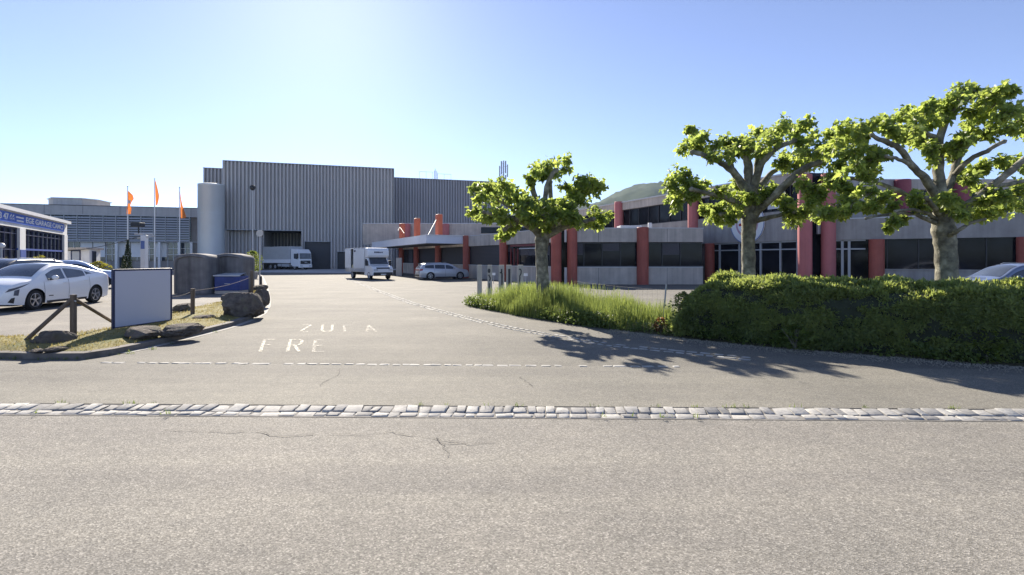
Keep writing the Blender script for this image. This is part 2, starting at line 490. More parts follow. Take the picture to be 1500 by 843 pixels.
# cracks in the asphalt
def crack(pts, w=.012, z=.006):
    pts = [G(*p) for p in pts]; q = []
    for (x0,y0),(x1,y1) in zip(pts, pts[1:]):
        n_ = max(2, int(math.hypot(x1-x0,y1-y0)/.07))
        for i in range(n_):
            q.append((lerp(x0,x1,i/n_)+random.gauss(0,.014), lerp(y0,y1,i/n_)+random.gauss(0,.012)))
    mb = MB(); a = []; c = []
    for i, (x, y) in enumerate(q):
        dx, dy = q[min(i+1,len(q)-1)][0]-q[max(i-1,0)][0], q[min(i+1,len(q)-1)][1]-q[max(i-1,0)][1]
        L_ = math.hypot(dx,dy) or 1; ww = w*random.uniform(.15,1.0)*.5
        a.append((x-dy/L_*ww, y+dx/L_*ww, z)); c.append((x+dy/L_*ww, y-dx/L_*ww, z))
    mb.grid([a, c]); struct(mb.build('road_crack', M['crack']))
for pts in ([(240,630),(300,632),(340,633),(375,632),(395,638),(430,639),(470,636)], [(480,638),(520,637),(570,634),(600,638),(640,644),(690,650)],
            [(640,640),(648,652),(650,660),(664,672)], [(650,651),(700,650),(740,648)],
            [(498,540),(497,548),(470,563),(474,577),(490,582)], [(120,578),(200,580),(300,585),(345,583),(400,580),(450,578),(490,581),(550,582),(590,593)],
            [(690,590),(720,582),(800,580),(860,583)], [(760,552),(775,562),(785,575),(812,592)], 
            [(0,544),(90,543),(160,541)], [(560,590),(600,580),(660,577)], [(600,400),(640,404),(690,408)], [(655,430),(680,421),(720,420)]):
    crack(pts, .013)

# worn letters on the drive
M['letter'] = worn_paint('worn_road_paint', (.52,.49,.39), .49, 20)
M['letterfaint'] = worn_paint('nearly_gone_road_paint', (.47,.44,.36), .46, 18)
def letter(strokes, quad, mt, w=.06):
    (ax,ay),(bx,by),(cx_,cy_),(dx_,dy_) = [G(*p) for p in quad]       # top-left, top-right, bottom-right, bottom-left
    mb = MB()
    def pt(u, v):
        return Vector((lerp(lerp(ax,bx,u), lerp(dx_,cx_,u), v), lerp(lerp(ay,by,u), lerp(dy_,cy_,u), v), .0085))
    for k, st in enumerate(strokes):
        p = [pt(*s_) for s_ in st]; L_, R_ = [], []
        for i in range(len(p)):
            d = (p[min(i+1,len(p)-1)] - p[max(i-1,0)]).normalized(); nrm = Vector((-d.y, d.x, 0))*w*.5
            L_.append(p[i]+nrm+Vector((0,0,k*.0005))); R_.append(p[i]-nrm+Vector((0,0,k*.0005)))
        mb.grid([L_, R_])
    struct(mb.build('road_lettering', mt))
Z = [[(0,0),(1,0),(0,1),(1,1)]]; Z = [[(0,0),(1,0)],[(1,0.03),(0,.97)],[(0,1),(1,1)]]
U = [[(0,0),(0,.75),(.2,.97),(.5,1),(.8,.97),(1,.75),(1,0)]]
Fl = [[(0,0),(0,1)],[(0.1,0),(1,0)],[(0.1,.48),(.8,.48)]]
Rl = [[(0,0),(0,1)],[(0.1,0),(.8,0),(1,.12),(1,.35),(.8,.48),(.1,.48)],[(.45,.5),(1,1)]]
Al = [[(0,1),(.5,0)],[(.5,0),(1,1)],[(.2,.65),(.8,.65)]]
El = [[(0,0),(0,1)],[(.1,0),(1,0)],[(.1,.5),(.8,.5)],[(.1,1),(1,1)]]
letter(Z, [(442,476.5),(456,476.5),(453,486.5),(440,486.5)], M['letter'])
letter(U, [(473,476.5),(487,476.5),(486,487),(471,487)], M['letter'])
letter(Fl, [(504,477),(518,477),(519,487),(505,487)], M['letterfaint'])
letter(Al, [(534,477),(547,477),(551,487),(537,487)], M['letterfaint'], .06)
letter(Fl, [(388,498),(406,498),(399,516),(381,516)], M['letter'])
letter(Rl, [(426,498),(443,498),(438,516),(421,516)], M['letter'])
letter(El, [(462,499),(476,499),(474,516),(459,516)], M['letterfaint'], .06)

# left island: paved lot behind a kerb and a dry verge
def lotz(y): return gz(y) + .12
kerb_px = [(-120,525.5),(0,525.5),(60,527),(122,526.5),(165,520),(213,510),(255,500),(300,489),(340,478.5),(366,469),(382,460),(389,450),(391,440),(390,430),(388,420),(385,410),(382,403.5)]
kpts = []
for i in range(len(kerb_px)-1):
    for k in range(5): kpts.append(G(lerp(kerb_px[i][0],kerb_px[i+1][0],k/5), lerp(kerb_px[i][1],kerb_px[i+1][1],k/5)))
kpts.append(G(*kerb_px[-1])); kpts = [(-40, kpts[0][1])] + kpts + [(-40, 74)]
def offs(pts, d):
    out = []
    for i, p in enumerate(pts):
        a, c = pts[max(i-1,0)], pts[min(i+1,len(pts)-1)]
        dx, dy = c[0]-a[0], c[1]-a[1]; L_ = math.hypot(dx,dy) or 1
        out.append((p[0]-dy/L_*d, p[1]+dx/L_*d))
    return out
k_in = offs(kpts, .14)
mb = MB()
mb.grid([[(x, y, gz(y)-.02) for x, y in kpts], [(x, y, gz(y)+.105) for x, y in kpts]])
mb.grid([[(x, y, gz(y)+.105) for x, y in kpts], [(x, y, gz(y)+.115) for x, y in k_in], [(x, y, gz(y)) for x, y in k_in]])
struct(mb.build('kerb', M['kerb']))
# stone channel along the kerb foot
chan = offs(kpts, -.16)
mb = MB(); a0, a1 = 38, 76
mb.grid([[(x, y, gz(y)+.006) for x, y in kpts[22:]], [(x, y, gz(y)+.006) for x, y in chan[22:]]])
struct(mb.build('gutter', mat('gutter_stone', (.34,.33,.30), .9, .2, 6)))
mb = MB(); lp = k_in + [(-110, 95), (-110, 9)]
rows = []
for i in range(0, 25):
    y = 9.2 + i*.0 + (i/24)**1.6*80
    # right limit of the island at this depth
    xr = max([lerp(p[0], q[0], (y-p[1])/(q[1]-p[1])) for p, q in zip(k_in, k_in[1:]) if (p[1]-y)*(q[1]-y) <= 0 and p[1] != q[1]] or [-40])
    rows.append([(lerp(xr-.1, -110, (k/14)**1.5), y, lotz(y)-.012) for k in range(15)])
mb.grid(rows); struct(mb.build('parking_lot', M['lot']))
up_px = [(-120,494),(0,491),(50,489),(100,487),(150,480),(185,472),(225,462),(255,453),(290,447),(330,441),(365,432),(378,424)]
def along(pts, t):
    n_ = len(pts)-1; i = min(int(t*n_), n_-1); f = t*n_-i
    return (lerp(pts[i][0],pts[i+1][0],f), lerp(pts[i][1],pts[i+1][1],f))
up = [G(px, py, .14) for px, py in up_px]
kin2 = [p for p in k_in[1:] if p[1] < 30]
# match the two edges by arc length
def resample(pts, n_):
    d = [0]
    for a, c in zip(pts, pts[1:]): d.append(d[-1]+math.hypot(c[0]-a[0], c[1]-a[1]))
    out = []
    for i in range(n_):
        s_ = d[-1]*i/(n_-1); k = max(j for j in range(len(d)-1) if d[j] <= s_+1e-9); f = (s_-d[k])/((d[k+1]-d[k]) or 1)
        out.append((lerp(pts[k][0],pts[k+1][0],f), lerp(pts[k][1],pts[k+1][1],f)))
    return out
NA = 90
ea, eb = resample(kin2, NA), resample(up, NA)
def verge_pt(i, t):
    x, y = lerp(ea[i][0], eb[i][0], t), lerp(ea[i][1], eb[i][1], t)
    z = gz(y) + .11 + .09*math.sin(math.pi*min(1, t*1.05))**.8 + .03*noise.noise((x*1.3, y*1.3, 0)) * math.sin(math.pi*t)
    if t > .98: z = gz(y)+.09
    return Vector((x, y, z))
M['verge'] = None
m, t, n, l, b = newmat('dry_grass_soil'); b.inputs["Roughness"].default_value = .95
na = tex_noise(t, 1.6, 7, .65); ra = ramp(t, na.outputs[0], [(.32, (.30,.245,.085)), (.5, (.22,.19,.06)), (.68, (.12,.14,.035))])
nb = tex_noise(t, 40, 4, .7); rb = ramp(t, nb.outputs[0], [(.3, (.6,.6,.6)), (.7, (1.3,1.3,1.25))])
l.new(mix(t, ra.outputs[0], rb.outputs[0], 1, 'MULTIPLY'), b.inputs["Base Color"]); bump(t, b, nb.outputs[0], .7, .03)
M['verge'] = m
mb = MB(); mb.grid([[verge_pt(i, k/12) for i in range(NA)] for k in range(13)])
struct(mb.build('verge', M['verge'], smooth=180))
# short dry grass
M['drygrass'] = leafmat('dry_grass_blades', (.16,.15,.04), (.34,.27,.10), (.40,.33,.12), .35, .6, 1.2)
def blade(mb, p, h, w, lean, ang):
    ca, sa = math.cos(ang), math.sin(ang)
    a = (p[0]-ca*w, p[1]-sa*w, p[2]); c = (p[0]+ca*w, p[1]+sa*w, p[2])
    mx, my = p[0]+lean[0]*.4, p[1]+lean[1]*.4
    mb.add([a, c, (mx+ca*w*.7, my+sa*w*.7, p[2]+h*.6), (mx-ca*w*.7, my-sa*w*.7, p[2]+h*.6), (p[0]+lean[0], p[1]+lean[1], p[2]+h)], [(0,1,2,3),(3,2,4)])
mb = MB(); random.seed(8)
for _ in range(17000):
    i = random.randrange(NA); tt = random.uniform(.01,.96); p = verge_pt(i, tt)
    p += Vector((random.uniform(-.15,.15), random.uniform(-.12,.12), -.01))
    if noise.noise((p.x*1.1, p.y*1.1, 3)) < -.28: continue
    h = random.uniform(.02,.06)*(1.5 if random.random() < .06 else 1)
    blade(mb, p, h, .006, (random.gauss(0,.03), random.gauss(0,.03)), random.uniform(0,3.14))
tag(mb.build('dry_grass', M['drygrass']), 'short dry yellowish grass on the kerbed verge around the blank board', 'grass', kind='stuff')

# pale sheet before the hall: sunlit tone painted onto ground in its shadow
sheet('painted_sunlit_strip', [(-48,86.5),(-52,76),(-20,66),(-19.5,94)], lambda x, y: gz(y)+.004, M['painted_sunlit_strip'])

# right verge under trees and hedge
vf_px = [(686,447),(700,451),(730,457),(760,463),(800,469),(830,474),(880,481),(920,486),(960,491),(1000,496),(1050,501.5),(1100,506.5),(1200,515),(1300,523),(1400,530.5),(1500,538),(1640,549),(1850,566)]
vfront = resample([G(*p) for p in vf_px], 100)
def vwidth(i):
    s_ = i/99
    return interp([(0,.5),(.06,2.0),(.15,2.8),(.5,2.9),(1,3.0)], s_)
vdir = Vector((.62, .78, 0)).normalized()
def rverge(i, t):
    x, y = vfront[i]; w = vwidth(i)
    x += vdir.x*w*t; y += vdir.y*w*t
    return Vector((x, y, gz(y) + .012 + .12*math.sin(math.pi*t)**.7 + .03*noise.noise((x,y,1))*math.sin(math.pi*t)))
M['soil'] = mat('verge_soil', (.075,.072,.035), .95, .4, 3, .03, 18)
mb = MB(); mb.grid([[rverge(i, k/8) for i in range(100)] for k in range(9)])
struct(mb.build('verge', M['soil'], smooth=180))
# gravelly litter along the verge foot
mb = MB(); random.seed(31)
for _ in range(5200):
    i = random.randrange(45, 99); x, y = vfront[i]; d = abs(random.gauss(0,.28))
    x += -vdir.x*d + random.uniform(-.1,.1); y += -vdir.y*d + random.uniform(-.1,.1)
    r_ = random.uniform(.006,.017); 
    mb.add([(x-r_,y,.006),(x,y-r_,.006),(x+r_,y,.006),(x,y+r_,.006),(x,y,.006+r_)], [(0,1,4),(1,2,4),(2,3,4),(3,0,4)])
tag(mb.build('gravel', mat('verge_gravel', (.27,.25,.20), .95, .3, 9)), 'loose gravel strewn along the foot of the hedge', 'gravel', kind='stuff')
# ------------------------------------------------------------------ buildings
def corr(mb, L, u0, u1, z0, z1, v=0., pitch=.58, dep=.42, m=0):
    n_ = max(1, round((u1-u0)/pitch)); p = (u1-u0)/n_; pr = []
    for i in range(n_):
        b = u0+i*p
        pr += [(b, 0), (b+p*.40, 0), (b+p*.52, -dep), (b+p*.88, -dep)]
    pr.append((u1, 0))
    mb.grid([[L(u, v+d, z0) for u, d in pr], [L(u, v+d, z1) for u, d in pr]], m)

# --- large ribbed hall
hall = thing('warehouse', 'tall windowless hall clad in grey ribbed metal with dark roller doors', 'warehouse')
A0 = (-49.2, 87.15)
hd = Vector((.9596, .2815, 0))
def hp(u, v=0): n_ = Vector((hd.y, -hd.x, 0)); q = Vector((*A0, 0)) + hd*u + n_*v; return (q.x, q.y)
HL, HW, hdd, hn = frame(A0, hp(28.4))
Zg = -.16; Zt = 18.37; Zr = 6.75
def uof(px):                                   # where a picture column meets the hall front
    k = (px-CX)/F
    return (k*A0[1]-A0[0]) / (hd.x - k*hd.y)
u_r = uof(441.5); d1a, d1b = uof(446), uof(484.5); d2a, d2b = uof(494), uof(513)
zd1, zd2 = 4.75, 2.95
mb = MB()
corr(mb, HL, 0, u_r, Zr, Zt); corr(mb, HL, u_r, d1a, Zg, Zt); corr(mb, HL, d1a, d1b, zd1, Zt)
corr(mb, HL, d1b, d2a, Zg, Zt); corr(mb, HL, d2a, d2b, zd2, Zt); corr(mb, HL, d2b, HW, Zg, Zt)
mb.build('front_cladding', M['corr'], hall)
mb = MB()
mb.fbox(HL, 0.02, HW-.02, -30, -.46, Zr+.05, Zt-.05)                                # body behind the cladding
mb.fbox(HL, u_r+.12, d1a, -30, -.46, Zg, Zr+.05); mb.fbox(HL, .3, u_r, -30, -10.4, Zg, Zr+.05); mb.fbox(HL, d1b, d2a, -30, -.46, Zg, Zr); mb.fbox(HL, d2b, HW-.02, -30, -.46, Zg, Zr)
mb.build('side_walls', M['corr'], hall)
mb = MB(); mb.fbox(HL, -.05, HW+.05, -.6, .06, Zt, Zt+.14); mb.fbox(HL, -.06, .02, -.2, .05, Zr, Zt); mb.fbox(HL, HW-.02, HW+.06, -.2, .05, Zg, Zt); mb.fbox(HL, 0, u_r, -.25, .03, Zr-.12, Zr)
mb.build('edge_flashing', M['flash'], hall)
u_m = uof(384)
mb = MB(); corr(mb, HL, 0.3, u_m, Zg, Zr, v=-1.6); mb.fbox(HL, u_m-.1, u_m, -11, -1.7, Zg, Zr-.1); mb.build('recess_wall', M['corr'], hall)
mb = MB(); corr(mb, HL, u_m, u_r, Zg, Zr, v=-10); mb.fbox(HL, u_r, u_r+.1, -10, -.6, Zg, Zr-.1); mb.build('deep_recess_wall', mat('recess_shade_cladding', (.19,.19,.19), .7, .08, .4), hall)  # deep recess shade is put into this darker cladding colour
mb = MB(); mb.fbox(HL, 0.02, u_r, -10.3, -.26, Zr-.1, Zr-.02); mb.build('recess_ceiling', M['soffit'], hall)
for (a, b_, zz) in ((d1a, d1b, zd1), (d2a, d2b, zd2)):
    mb = MB()
    mb.fbox(HL, a, b_, -.75, -.58, Zg, zz)
    for k in range(int((zz-Zg)/.35)): mb.fbox(HL, a, b_, -.58, -.565, Zg+k*.35+.02, Zg+k*.35+.33)
    dr = mb.build('door', M['roller'], hall)
    mb = MB(); mb.fbox(HL, a-.06, a+.02, -.3, .03, Zg, zz+.08); mb.fbox(HL, b_-.02, b_+.06, -.3, .03, Zg, zz+.08); mb.fbox(HL, a-.06, b_+.06, -.3, .03, zz, zz+.09)
    mb.build('frame', M['flash'], dr)

# rear, slightly lower hall to the left and long hall to the right
lw = (-.603*93.5, 93.5); LL, LW, _, _ = frame(lw, (lw[0]+hd.x*6, lw[1]+hd.y*6))
mb = MB(); corr(mb, LL, 0, 6, Zg, 18.3); mb.fbox(LL, .02, 6, -20, -.46, Zg, 18.2); mb.fbox(LL, -.05, 6, -.6, .05, 18.28, 18.4)
mb.build('side_block', M['corr'], hall)
rw0 = (-.243*105, 105); RL, RW, _, _ = frame(rw0, (rw0[0]+hd.x*26, rw0[1]+hd.y*26))
mb = MB(); corr(mb, RL, 0, 26, Zg, 18.4, pitch=.56); mb.build('rear_cladding', M['corr2'], hall)
mb = MB(); mb.fbox(RL, .02, 25.98, -26, -.46, Zg, 18.3); mb.build('rear_block', M['corr2'], hall)
mb = MB(); mb.fbox(RL, -.05, 26.05, -.6, .05, 18.38, 18.5); mb.build('rear_flashing', M['flash'], hall)

# roof rail and antenna mast
def on(L, u, v, z): p = L(u, v, z); return (p.x, p.y, p.z)
rail = MB()
for (ua, ub) in ((6.6, 9.4), (10.4, 13.3)):
    rail.tube([on(RL, ua, -1.2, 20.1 if ua < 8 else 19.8), on(RL, ub, -1.2, 20.1 if ua < 8 else 19.8)], .035, 6)
    k = ua
    while k < ub+.01: rail.tube([on(RL, k, -1.2, 18.4), on(RL, k, -1.2, 20.1 if ua < 8 else 19.8)], .03, 6); k += (ub-ua)/2
for dz, u_ in ((2.5, 9.9), (2.0, 9.75), (2.1, 10.1), (1.9, 10.3)): rail.tube([on(RL, u_, -1.2, 18.4), on(RL, u_, -1.2, 18.4+dz)], .05, 6)
tag(rail.build('roof_railing', M['pole']), 'thin pale railing with a few rods along the flat roof of the ribbed hall', 'railing')
ant = thing('antenna_mast', 'cluster of grey panel antennas on the hall roof above the first tree', 'antenna', tuple(P(737.5, 279, 107)))
mb = MB(); mb.cyl(0, 0, .12, 0, 6.2, 10); mb.build('mast', M['pole'], ant)
for (ax_, ay_, z0, h_, w_) in ((-.80,.1,2.9,2.2,.26),(-.40,-.35,3.3,2.7,.30),(.02,-.4,2.7,3.0,.28),(.44,-.2,3.5,2.6,.30),(.84,.15,2.8,2.6,.26),(-.42,.3,2.3,.8,.34),(.46,.3,2.2,1.0,.3)):
    mb = MB(); mb.box(ax_-w_/2, ax_+w_/2, ay_-.09, ay_+.09, z0, z0+h_)
    mb.tube([(ax_*.15, ay_*.15, z0+.4), (ax_, ay_, z0+.4)], .03, 6); mb.tube([(ax_*.15, ay_*.15, z0+h_-.4), (ax_, ay_, z0+h_-.4)], .03, 6)
    mb.build('panel', M['mull'], ant, bevel=.03)

# --- silo
silo = thing('silo', 'smooth pale metal cylinder standing at the left corner of the ribbed hall', 'silo', (-.5873*83.6, 83.6, -.1))
mb = MB(); mb.lathe([(0, 13.98), (1.7, 13.98), (1.95, 13.92), (1.955, 13.6), (1.94, 13.58), (1.94, 0)], 'z', n=64); mb.build('shell', M['silo'], silo, smooth=40)
mb = MB()
mb.lathe([(1.94, 9.15), (1.955, 9.16), (1.955, 9.24), (1.94, 9.25)], 'z', n=64)
mb.build('seam', M['silo'], silo)

# --- long office block with sun louvres, far left
off = thing('office_block', 'long flat-roofed office block with grey sun louvres behind three flagpoles', 'building')
o0 = (-104.0, 78.0); o1 = (-.612*91.6, 91.6)
OL, OW, od, on_ = frame(o0, o1)
def ou(px):
    k = (px-CX)/F
    return (k*o0[1]-o0[0]) / (od.x - k*od.y)
zr = 10.7
mb = MB(); mb.fbox(OL, 0, OW, -18, -.6, 9.25, zr); mb.fbox(OL, 0, OW, -.6, 0, 9.2, zr); mb.build('roof_fascia', M['offconc'], off)
mb = MB()
k = 0.
while k < OW: mb.fbox(OL, k, k+.04, 0, .012, 9.25, zr-.04); k += 5.4
mb.fbox(OL, 0, OW, -.2, .05, zr, zr+.1); mb.build('fascia_joint', M['dark'], off)
mb = MB(); mb.fbox(OL, 0, OW, -17, -1.2, -.1, 9.2); mb.build('wall', M['conc2'], off)
M['louvre'] = mat('louvre_metal', (.33,.355,.42), .45, .06, .6)
M['offglass'] = glass('office_glass', (.05,.06,.08), .06, .7)
step = 1.86
n_ = int(OW/step)
for i in range(n_):
    a = i*step; 
    if a+step < ou(-40): continue
    w_ = MB(); w_.fbox(OL, a+.05, a+step-.05, -1.15, -1.05, 4.75, 9.2); wo_ = w_.build('window', M['offglass'], off)
    q = MB()
    for zz in np.arange(4.95, 9.1, .42):
        q.fbox(OL, a+.06, a+step-.06, -.42, -.06, zz, zz+.05); q.fbox(OL, a+.06, a+step-.06, -.1, -.05, zz-.13, zz+.1)
    q.build('louvre', M['louvre'], wo_)
    g_ = MB(); g_.fbox(OL, a+.08, a+step-.08, -1.15, -1.06, 1.35 if i % 5 else .2, 4.6); gg = g_.build('window', M['offglass'], off)
    q = MB()
    for zz in (2.4, 3.5): q.fbox(OL, a+.05, a+step-.05, -1.06, -.98, zz, zz+.07)
    q.fbox(OL, a+step*.5-.04, a+step*.5+.04, -1.06, -.98, 1.35, 4.6); q.fbox(OL, a+.02, a+.1, -1.06, -.95, .1, 4.6)
    q.build('glazing_bar', M['white'], gg)
    if (i*7) % 3 != 1 and a < ou(238):
        q = MB(); q.fbox(OL, a+.1, a+step-.1, -1.0, -.93, 2.0, 4.55); q.build('blind', M['white'], gg)  # white panels stand in for bright reflections and sky seen through the glazing
q = MB()
for i in range(n_+1): q.fbox(OL, i*step-.04, i*step+.04, -.06, .06, 4.7, 9.22)
q.fbox(OL, 0, OW, -.5, .04, 4.62, 4.74); q.fbox(OL, 0, OW, -.1, .05, 9.1, 9.2)
q.build('louvre_frame', M['mull'], off)
for px in (170, 233, 262, 280):
    q = MB(); u_ = ou(px); q.fbox(OL, u_-.2, u_+.2, -.35, 0, -.1, 4.62); q.build('column', M['white'], off)
def ou2(px, v):
    k = (px-CX)/F; qx, qy = o0[0]+on_.x*v, o0[1]+on_.y*v
    return (k*qy-qx) / (od.x - k*od.y)
pa, pb = ou2(46, -7), ou2(126, -7)
mb = MB()
for pl in ([(pa+3.2,-7),(pb-.6,-7),(pb+.9,-9),(pb+.9,-14),(pa+1,-14),(pa+1,-10)],):
    poly = [tuple(OL(u, v, 0)[:2]) for u, v in pl]; mb.prism(poly, 10.6, 12.55)
ph = mb.build('roof_plant_room', M['offconc'], off)
mb = MB()
poly = [tuple(OL(u, v, 0)[:2]) for u, v in [(pa+3.0,-6.8),(pb-.5,-6.8),(pb+1.1,-8.9),(pb+1.1,-14.2),(pa+.8,-14.2),(pa+.8,-9.9)]]; mb.prism(poly, 12.55, 12.7); mb.build('roof_edge', M['coping'], ph)

# --- garage with blue sign band, left edge
gar = thing('garage', 'white garage building with a blue sign band and tall blue-framed glazing at the left edge', 'garage')
gc, gn = Vector((-36.85, 42.4, 0)), Vector((-29.3, 29.3, 0))
gdir = (gn-gc).normalized()
g0 = gc - gdir*0; gfar = gc; gnear = gc + gdir*24
GL, GW, gd, gnv = frame((gnear.x, gnear.y), (gfar.x, gfar.y))
if gnv.x < 0: raise Exception('garage normal')
def gu(px):
    k = (px-CX)/F
    return (k*gnear.y-gnear.x) / (gd.x - k*gd.y)
def gzp(px, py):
    u_ = gu(px); p = GL(u_, 0, 0); return CH - (py-HY)/F*p.y
zt_ = gzp(60, 315.3); zs1, zs0 = gzp(60, 321.5), gzp(60, 334.2); zdt = gzp(60, 339)
mb = MB(); mb.fbox(GL, 0, GW, -9, -.3, -.1, zt_-.15); mb.build('wall', M['whitewall'], gar)
mb = MB(); mb.fbox(GL, -.1, GW+.12, -9.1, .25, zt_-.22, zt_); mb.build('roof_edge', M['white'], gar)
mb = MB(); mb.fbox(GL, 0, GW+.02, -.3, .0, zdt, zt_-.22); mb.build('lintel', M['whitewall'], gar)
us1 = gu(93)
sb = MB(); sb.fbox(GL, 1, us1, .0, .05, zs0, zs1); sb = sb.build('sign_band', M['signblue'], gar)
hh = (zs1-zs0)
def gtext(body, pa_, pb_):
    a, b_ = gu(pa_), gu(pb_)
    text_mesh('lettering', body, hh*.82, M['white'], sb, fmat(GL, gd, gnv, (a+b_)/2, .055, (zs0+zs1)/2), .008, .012, (b_-a))
gtext('EGE GARAGE CAMCI', 36.5, 91); gtext('3 47 66', -3, 19.5)
mb = MB(); a, b_ = gu(22), gu(33)
mb.fbox(GL, a, b_, .05, .06, zs0+hh*.58, zs0+hh*.74); mb.fbox(GL, a+.1, b_, .05, .06, zs0+hh*.22, zs0+hh*.38); mb.build('emblem', M['white'], sb)
p1, p2, p3 = gu(28), gu(36.5), gu(93.5)
for (a, b_) in ((p1, p2), (p3, GW)):
    mb = MB(); mb.fbox(GL, a, b_, -.3, .04, -.1, zdt); mb.build('pillar', M['whitewall'], gar)
mb = MB(); mb.fbox(GL, p1+.05, p2-.02, .04, .07, .0, gzp(60, 367.5)); mb.build('blue_panel', M['blue'], gar)
zrail = gzp(60, 367.5)
for (a, b_) in ((p2, p3), (p1-9.6, p1)):
    mb = MB(); mb.fbox(GL, a, b_, -.25, -.18, .0, zdt); gl_ = mb.build('window', M['glass'], gar)
    mb = MB(); k = a
    while k < b_+.01: mb.fbox(GL, k-.035, k+.035, -.18, -.1, .0, zdt); k += (b_-a)/9
    for zz in (.1, zrail, zrail+1.0, zdt-.06): mb.fbox(GL, a, b_, -.18, -.11, zz-.035, zz+.035)
    mb.build('glazing_bar', M['navy'], gl_)
mb = MB(); mb.fbox(GL, p1-.1, p3, -.1, -.04, zrail-.02, zrail+.1); mb.build('blue_rail', M['blue'], gar)

# --- little white hut next to the garage
hut = thing('hut', 'small white flat-roofed hut with a blue-framed door right of the garage', 'hut')
hx0, hx1 = P(94, 379, 50).x, P(131, 379, 50).x
mb = MB(); mb.prism([(hx0, 50), (hx1, 50), (P(147, 379, 53).x, 53), (hx0, 53.5)], -.1, 2.62); mb.build('wall', M['whitewall'], hut)
mb = MB(); mb.prism([(hx0-.2, 49.6), (hx1+.2, 49.6), (P(148, 379, 53).x+.3, 53), (hx0, 54)], 2.62, 2.82); mb.build('roof', M['conc'], hut)
dx0, dx1 = P(106, 379, 50).x, P(117, 379, 50).x
mb = MB(); mb.box(dx0, dx1, 49.95, 49.99, 0, 2.45); dr = mb.build('door', M['mull'], hut)
mb = MB(); mb.box(dx0-.1, dx0, 49.93, 49.99, 0, 2.5); mb.box(dx1, dx1+.1, 49.93, 49.99, 0, 2.5); mb.box(dx0-.1, dx1+.1, 49.93, 49.99, 2.46, 2.56); mb.build('frame', M['navy'], dr)
q0, q1 = Vector((hx1, 50, 0)), Vector((P(147,379,53).x, 53, 0)); QL, QW, qd, qn = frame(q0, q1)
mb = MB(); mb.fbox(QL, .8, 1.7, .01, .05, .9, 2.4); wq = mb.build('window', M['glass'], hut)
mb = MB(); mb.fbox(QL, .72, .8, .01, .07, .85, 2.45); mb.fbox(QL, 1.7, 1.78, .01, .07, .85, 2.45); mb.fbox(QL, .72, 1.78, .01, .07, 2.4, 2.48); mb.build('frame', M['navy'], wq)

# --- low concrete building with red columns
low = thing('office_building', 'low grey concrete building with round red columns, dark window bands and a white canopy', 'building')
ZS, ZF, ZP, Z0 = 1.11, 2.92, 3.94, -.14
C1 = Vector((3.21, 36.5, 0)); fd = Vector((-7.13, 12.5, 0)).normalized()
Cf = C1 + fd*38
FL2, FW2, f2d, f2n = frame((Cf.x, Cf.y), (C1.x, C1.y))
C2 = (4.55, 36.5); C3 = (13.62, 36.5)
FL1, FW1, f1d, f1n = frame(C2, C3)
def bay(L, a, b_, par, wins, mulls, blind=False):
    s_ = MB(); s_.fbox(L, a, b_, -.3, .0, Z0, ZS); s_.build('sill_wall', M['conc'], par)
    s_ = MB(); s_.fbox(L, a, b_, -.4, .03, ZF, ZP-.05); s_.build('fascia', M['conc'], par)
    s_ = MB(); k_ = a + 1.6
    while k_ < b_-.5: s_.fbox(L, k_, k_+.022, .02, .034, ZF+.01, ZP-.06); s_.fbox(L, k_, k_+.022, -.01, .004, Z0, ZS-.01); k_ += 3.05
    if s_.f: s_.build('panel_joint', M['dark'], par)
    s_ = MB(); s_.fbox(L, a-.02, b_+.02, -.42, .06, ZP-.05, ZP); s_.fbox(L, a, b_, -.02, .05, ZS, ZS+.05); s_.build('coping', M['coping'], par)
    s_ = MB(); s_.fbox(L, a, b_, -.3, -.2, ZS+.05, ZF); w_ = s_.build('window', M['blind'] if blind else M['glass'], par)
    s_ = MB()
    for u_ in mulls: s_.fbox(L, u_-.03, u_+.03, -.2, -.14, ZS+.05, ZF)
    s_.fbox(L, a, b_, -.2, -.15, ZF-.09, ZF); s_.fbox(L, a, b_, -.2, -.15, ZS+.05, ZS+.12)
    if blind:
        for k in range(14): s_.fbox(L, a, b_, -.2, -.185, ZS+.12+k*.12, ZS+.2+k*.12)
    s_.build('frame', M['dark'], w_)
    if not blind and len(mulls) > 1:
        e_ = [a] + list(mulls) + [b_]
        for (q0_, q1_) in zip(e_, e_[1:]):
            if random.random() < .55:
                s_ = MB(); zb_ = lerp(ZF-.1, ZS+.15, random.choice([.3,.5,.98,.98])); zz_ = ZF-.1
                while zz_ > zb_: s_.fbox(L, q0_+.06, q1_-.06, -.199, -.19, zz_-.05, zz_-.008); zz_ -= .058
                s_.build('blind', M['blind'], w_)
bay(FL1, 0, 4.6, low, 1, [0.6, 1.9, 3.2])
bay(FL1, 4.9, FW1, low, 1, [1.3+4.9, 2.6+4.9])
ucol = []                                     # column stations on the slanting front, from the corner back
def f2u(px):
    k = (px-CX)/F
    return (k*Cf.y-Cf.x) / (f2d.x - k*f2d.y)
st = [f2u(816), f2u(739), f2u(684.5), f2u(643), f2u(611), f2u(589)]
bay(FL2, st[1]+.2, st[0]-.2, low, 1, [st[1]+1.2, st[1]+2.2, st[1]+5.6, st[1]+6.6])
bay(FL2, st[2]+.2, st[1]-.2, low, 1, [], True)
bay(FL2, st[3]+.2, st[2]-.2, low, 1, [], True)
bay(FL2, st[4]+.2, st[3]-.2, low, 1, [], True)
bay(FL2, st[5]+.2, st[4]-.2, low, 1, [st[5]+2, st[5]+4], False)
bay(FL2, 0, st[5]-.2, low, 1, [3, 6], False)
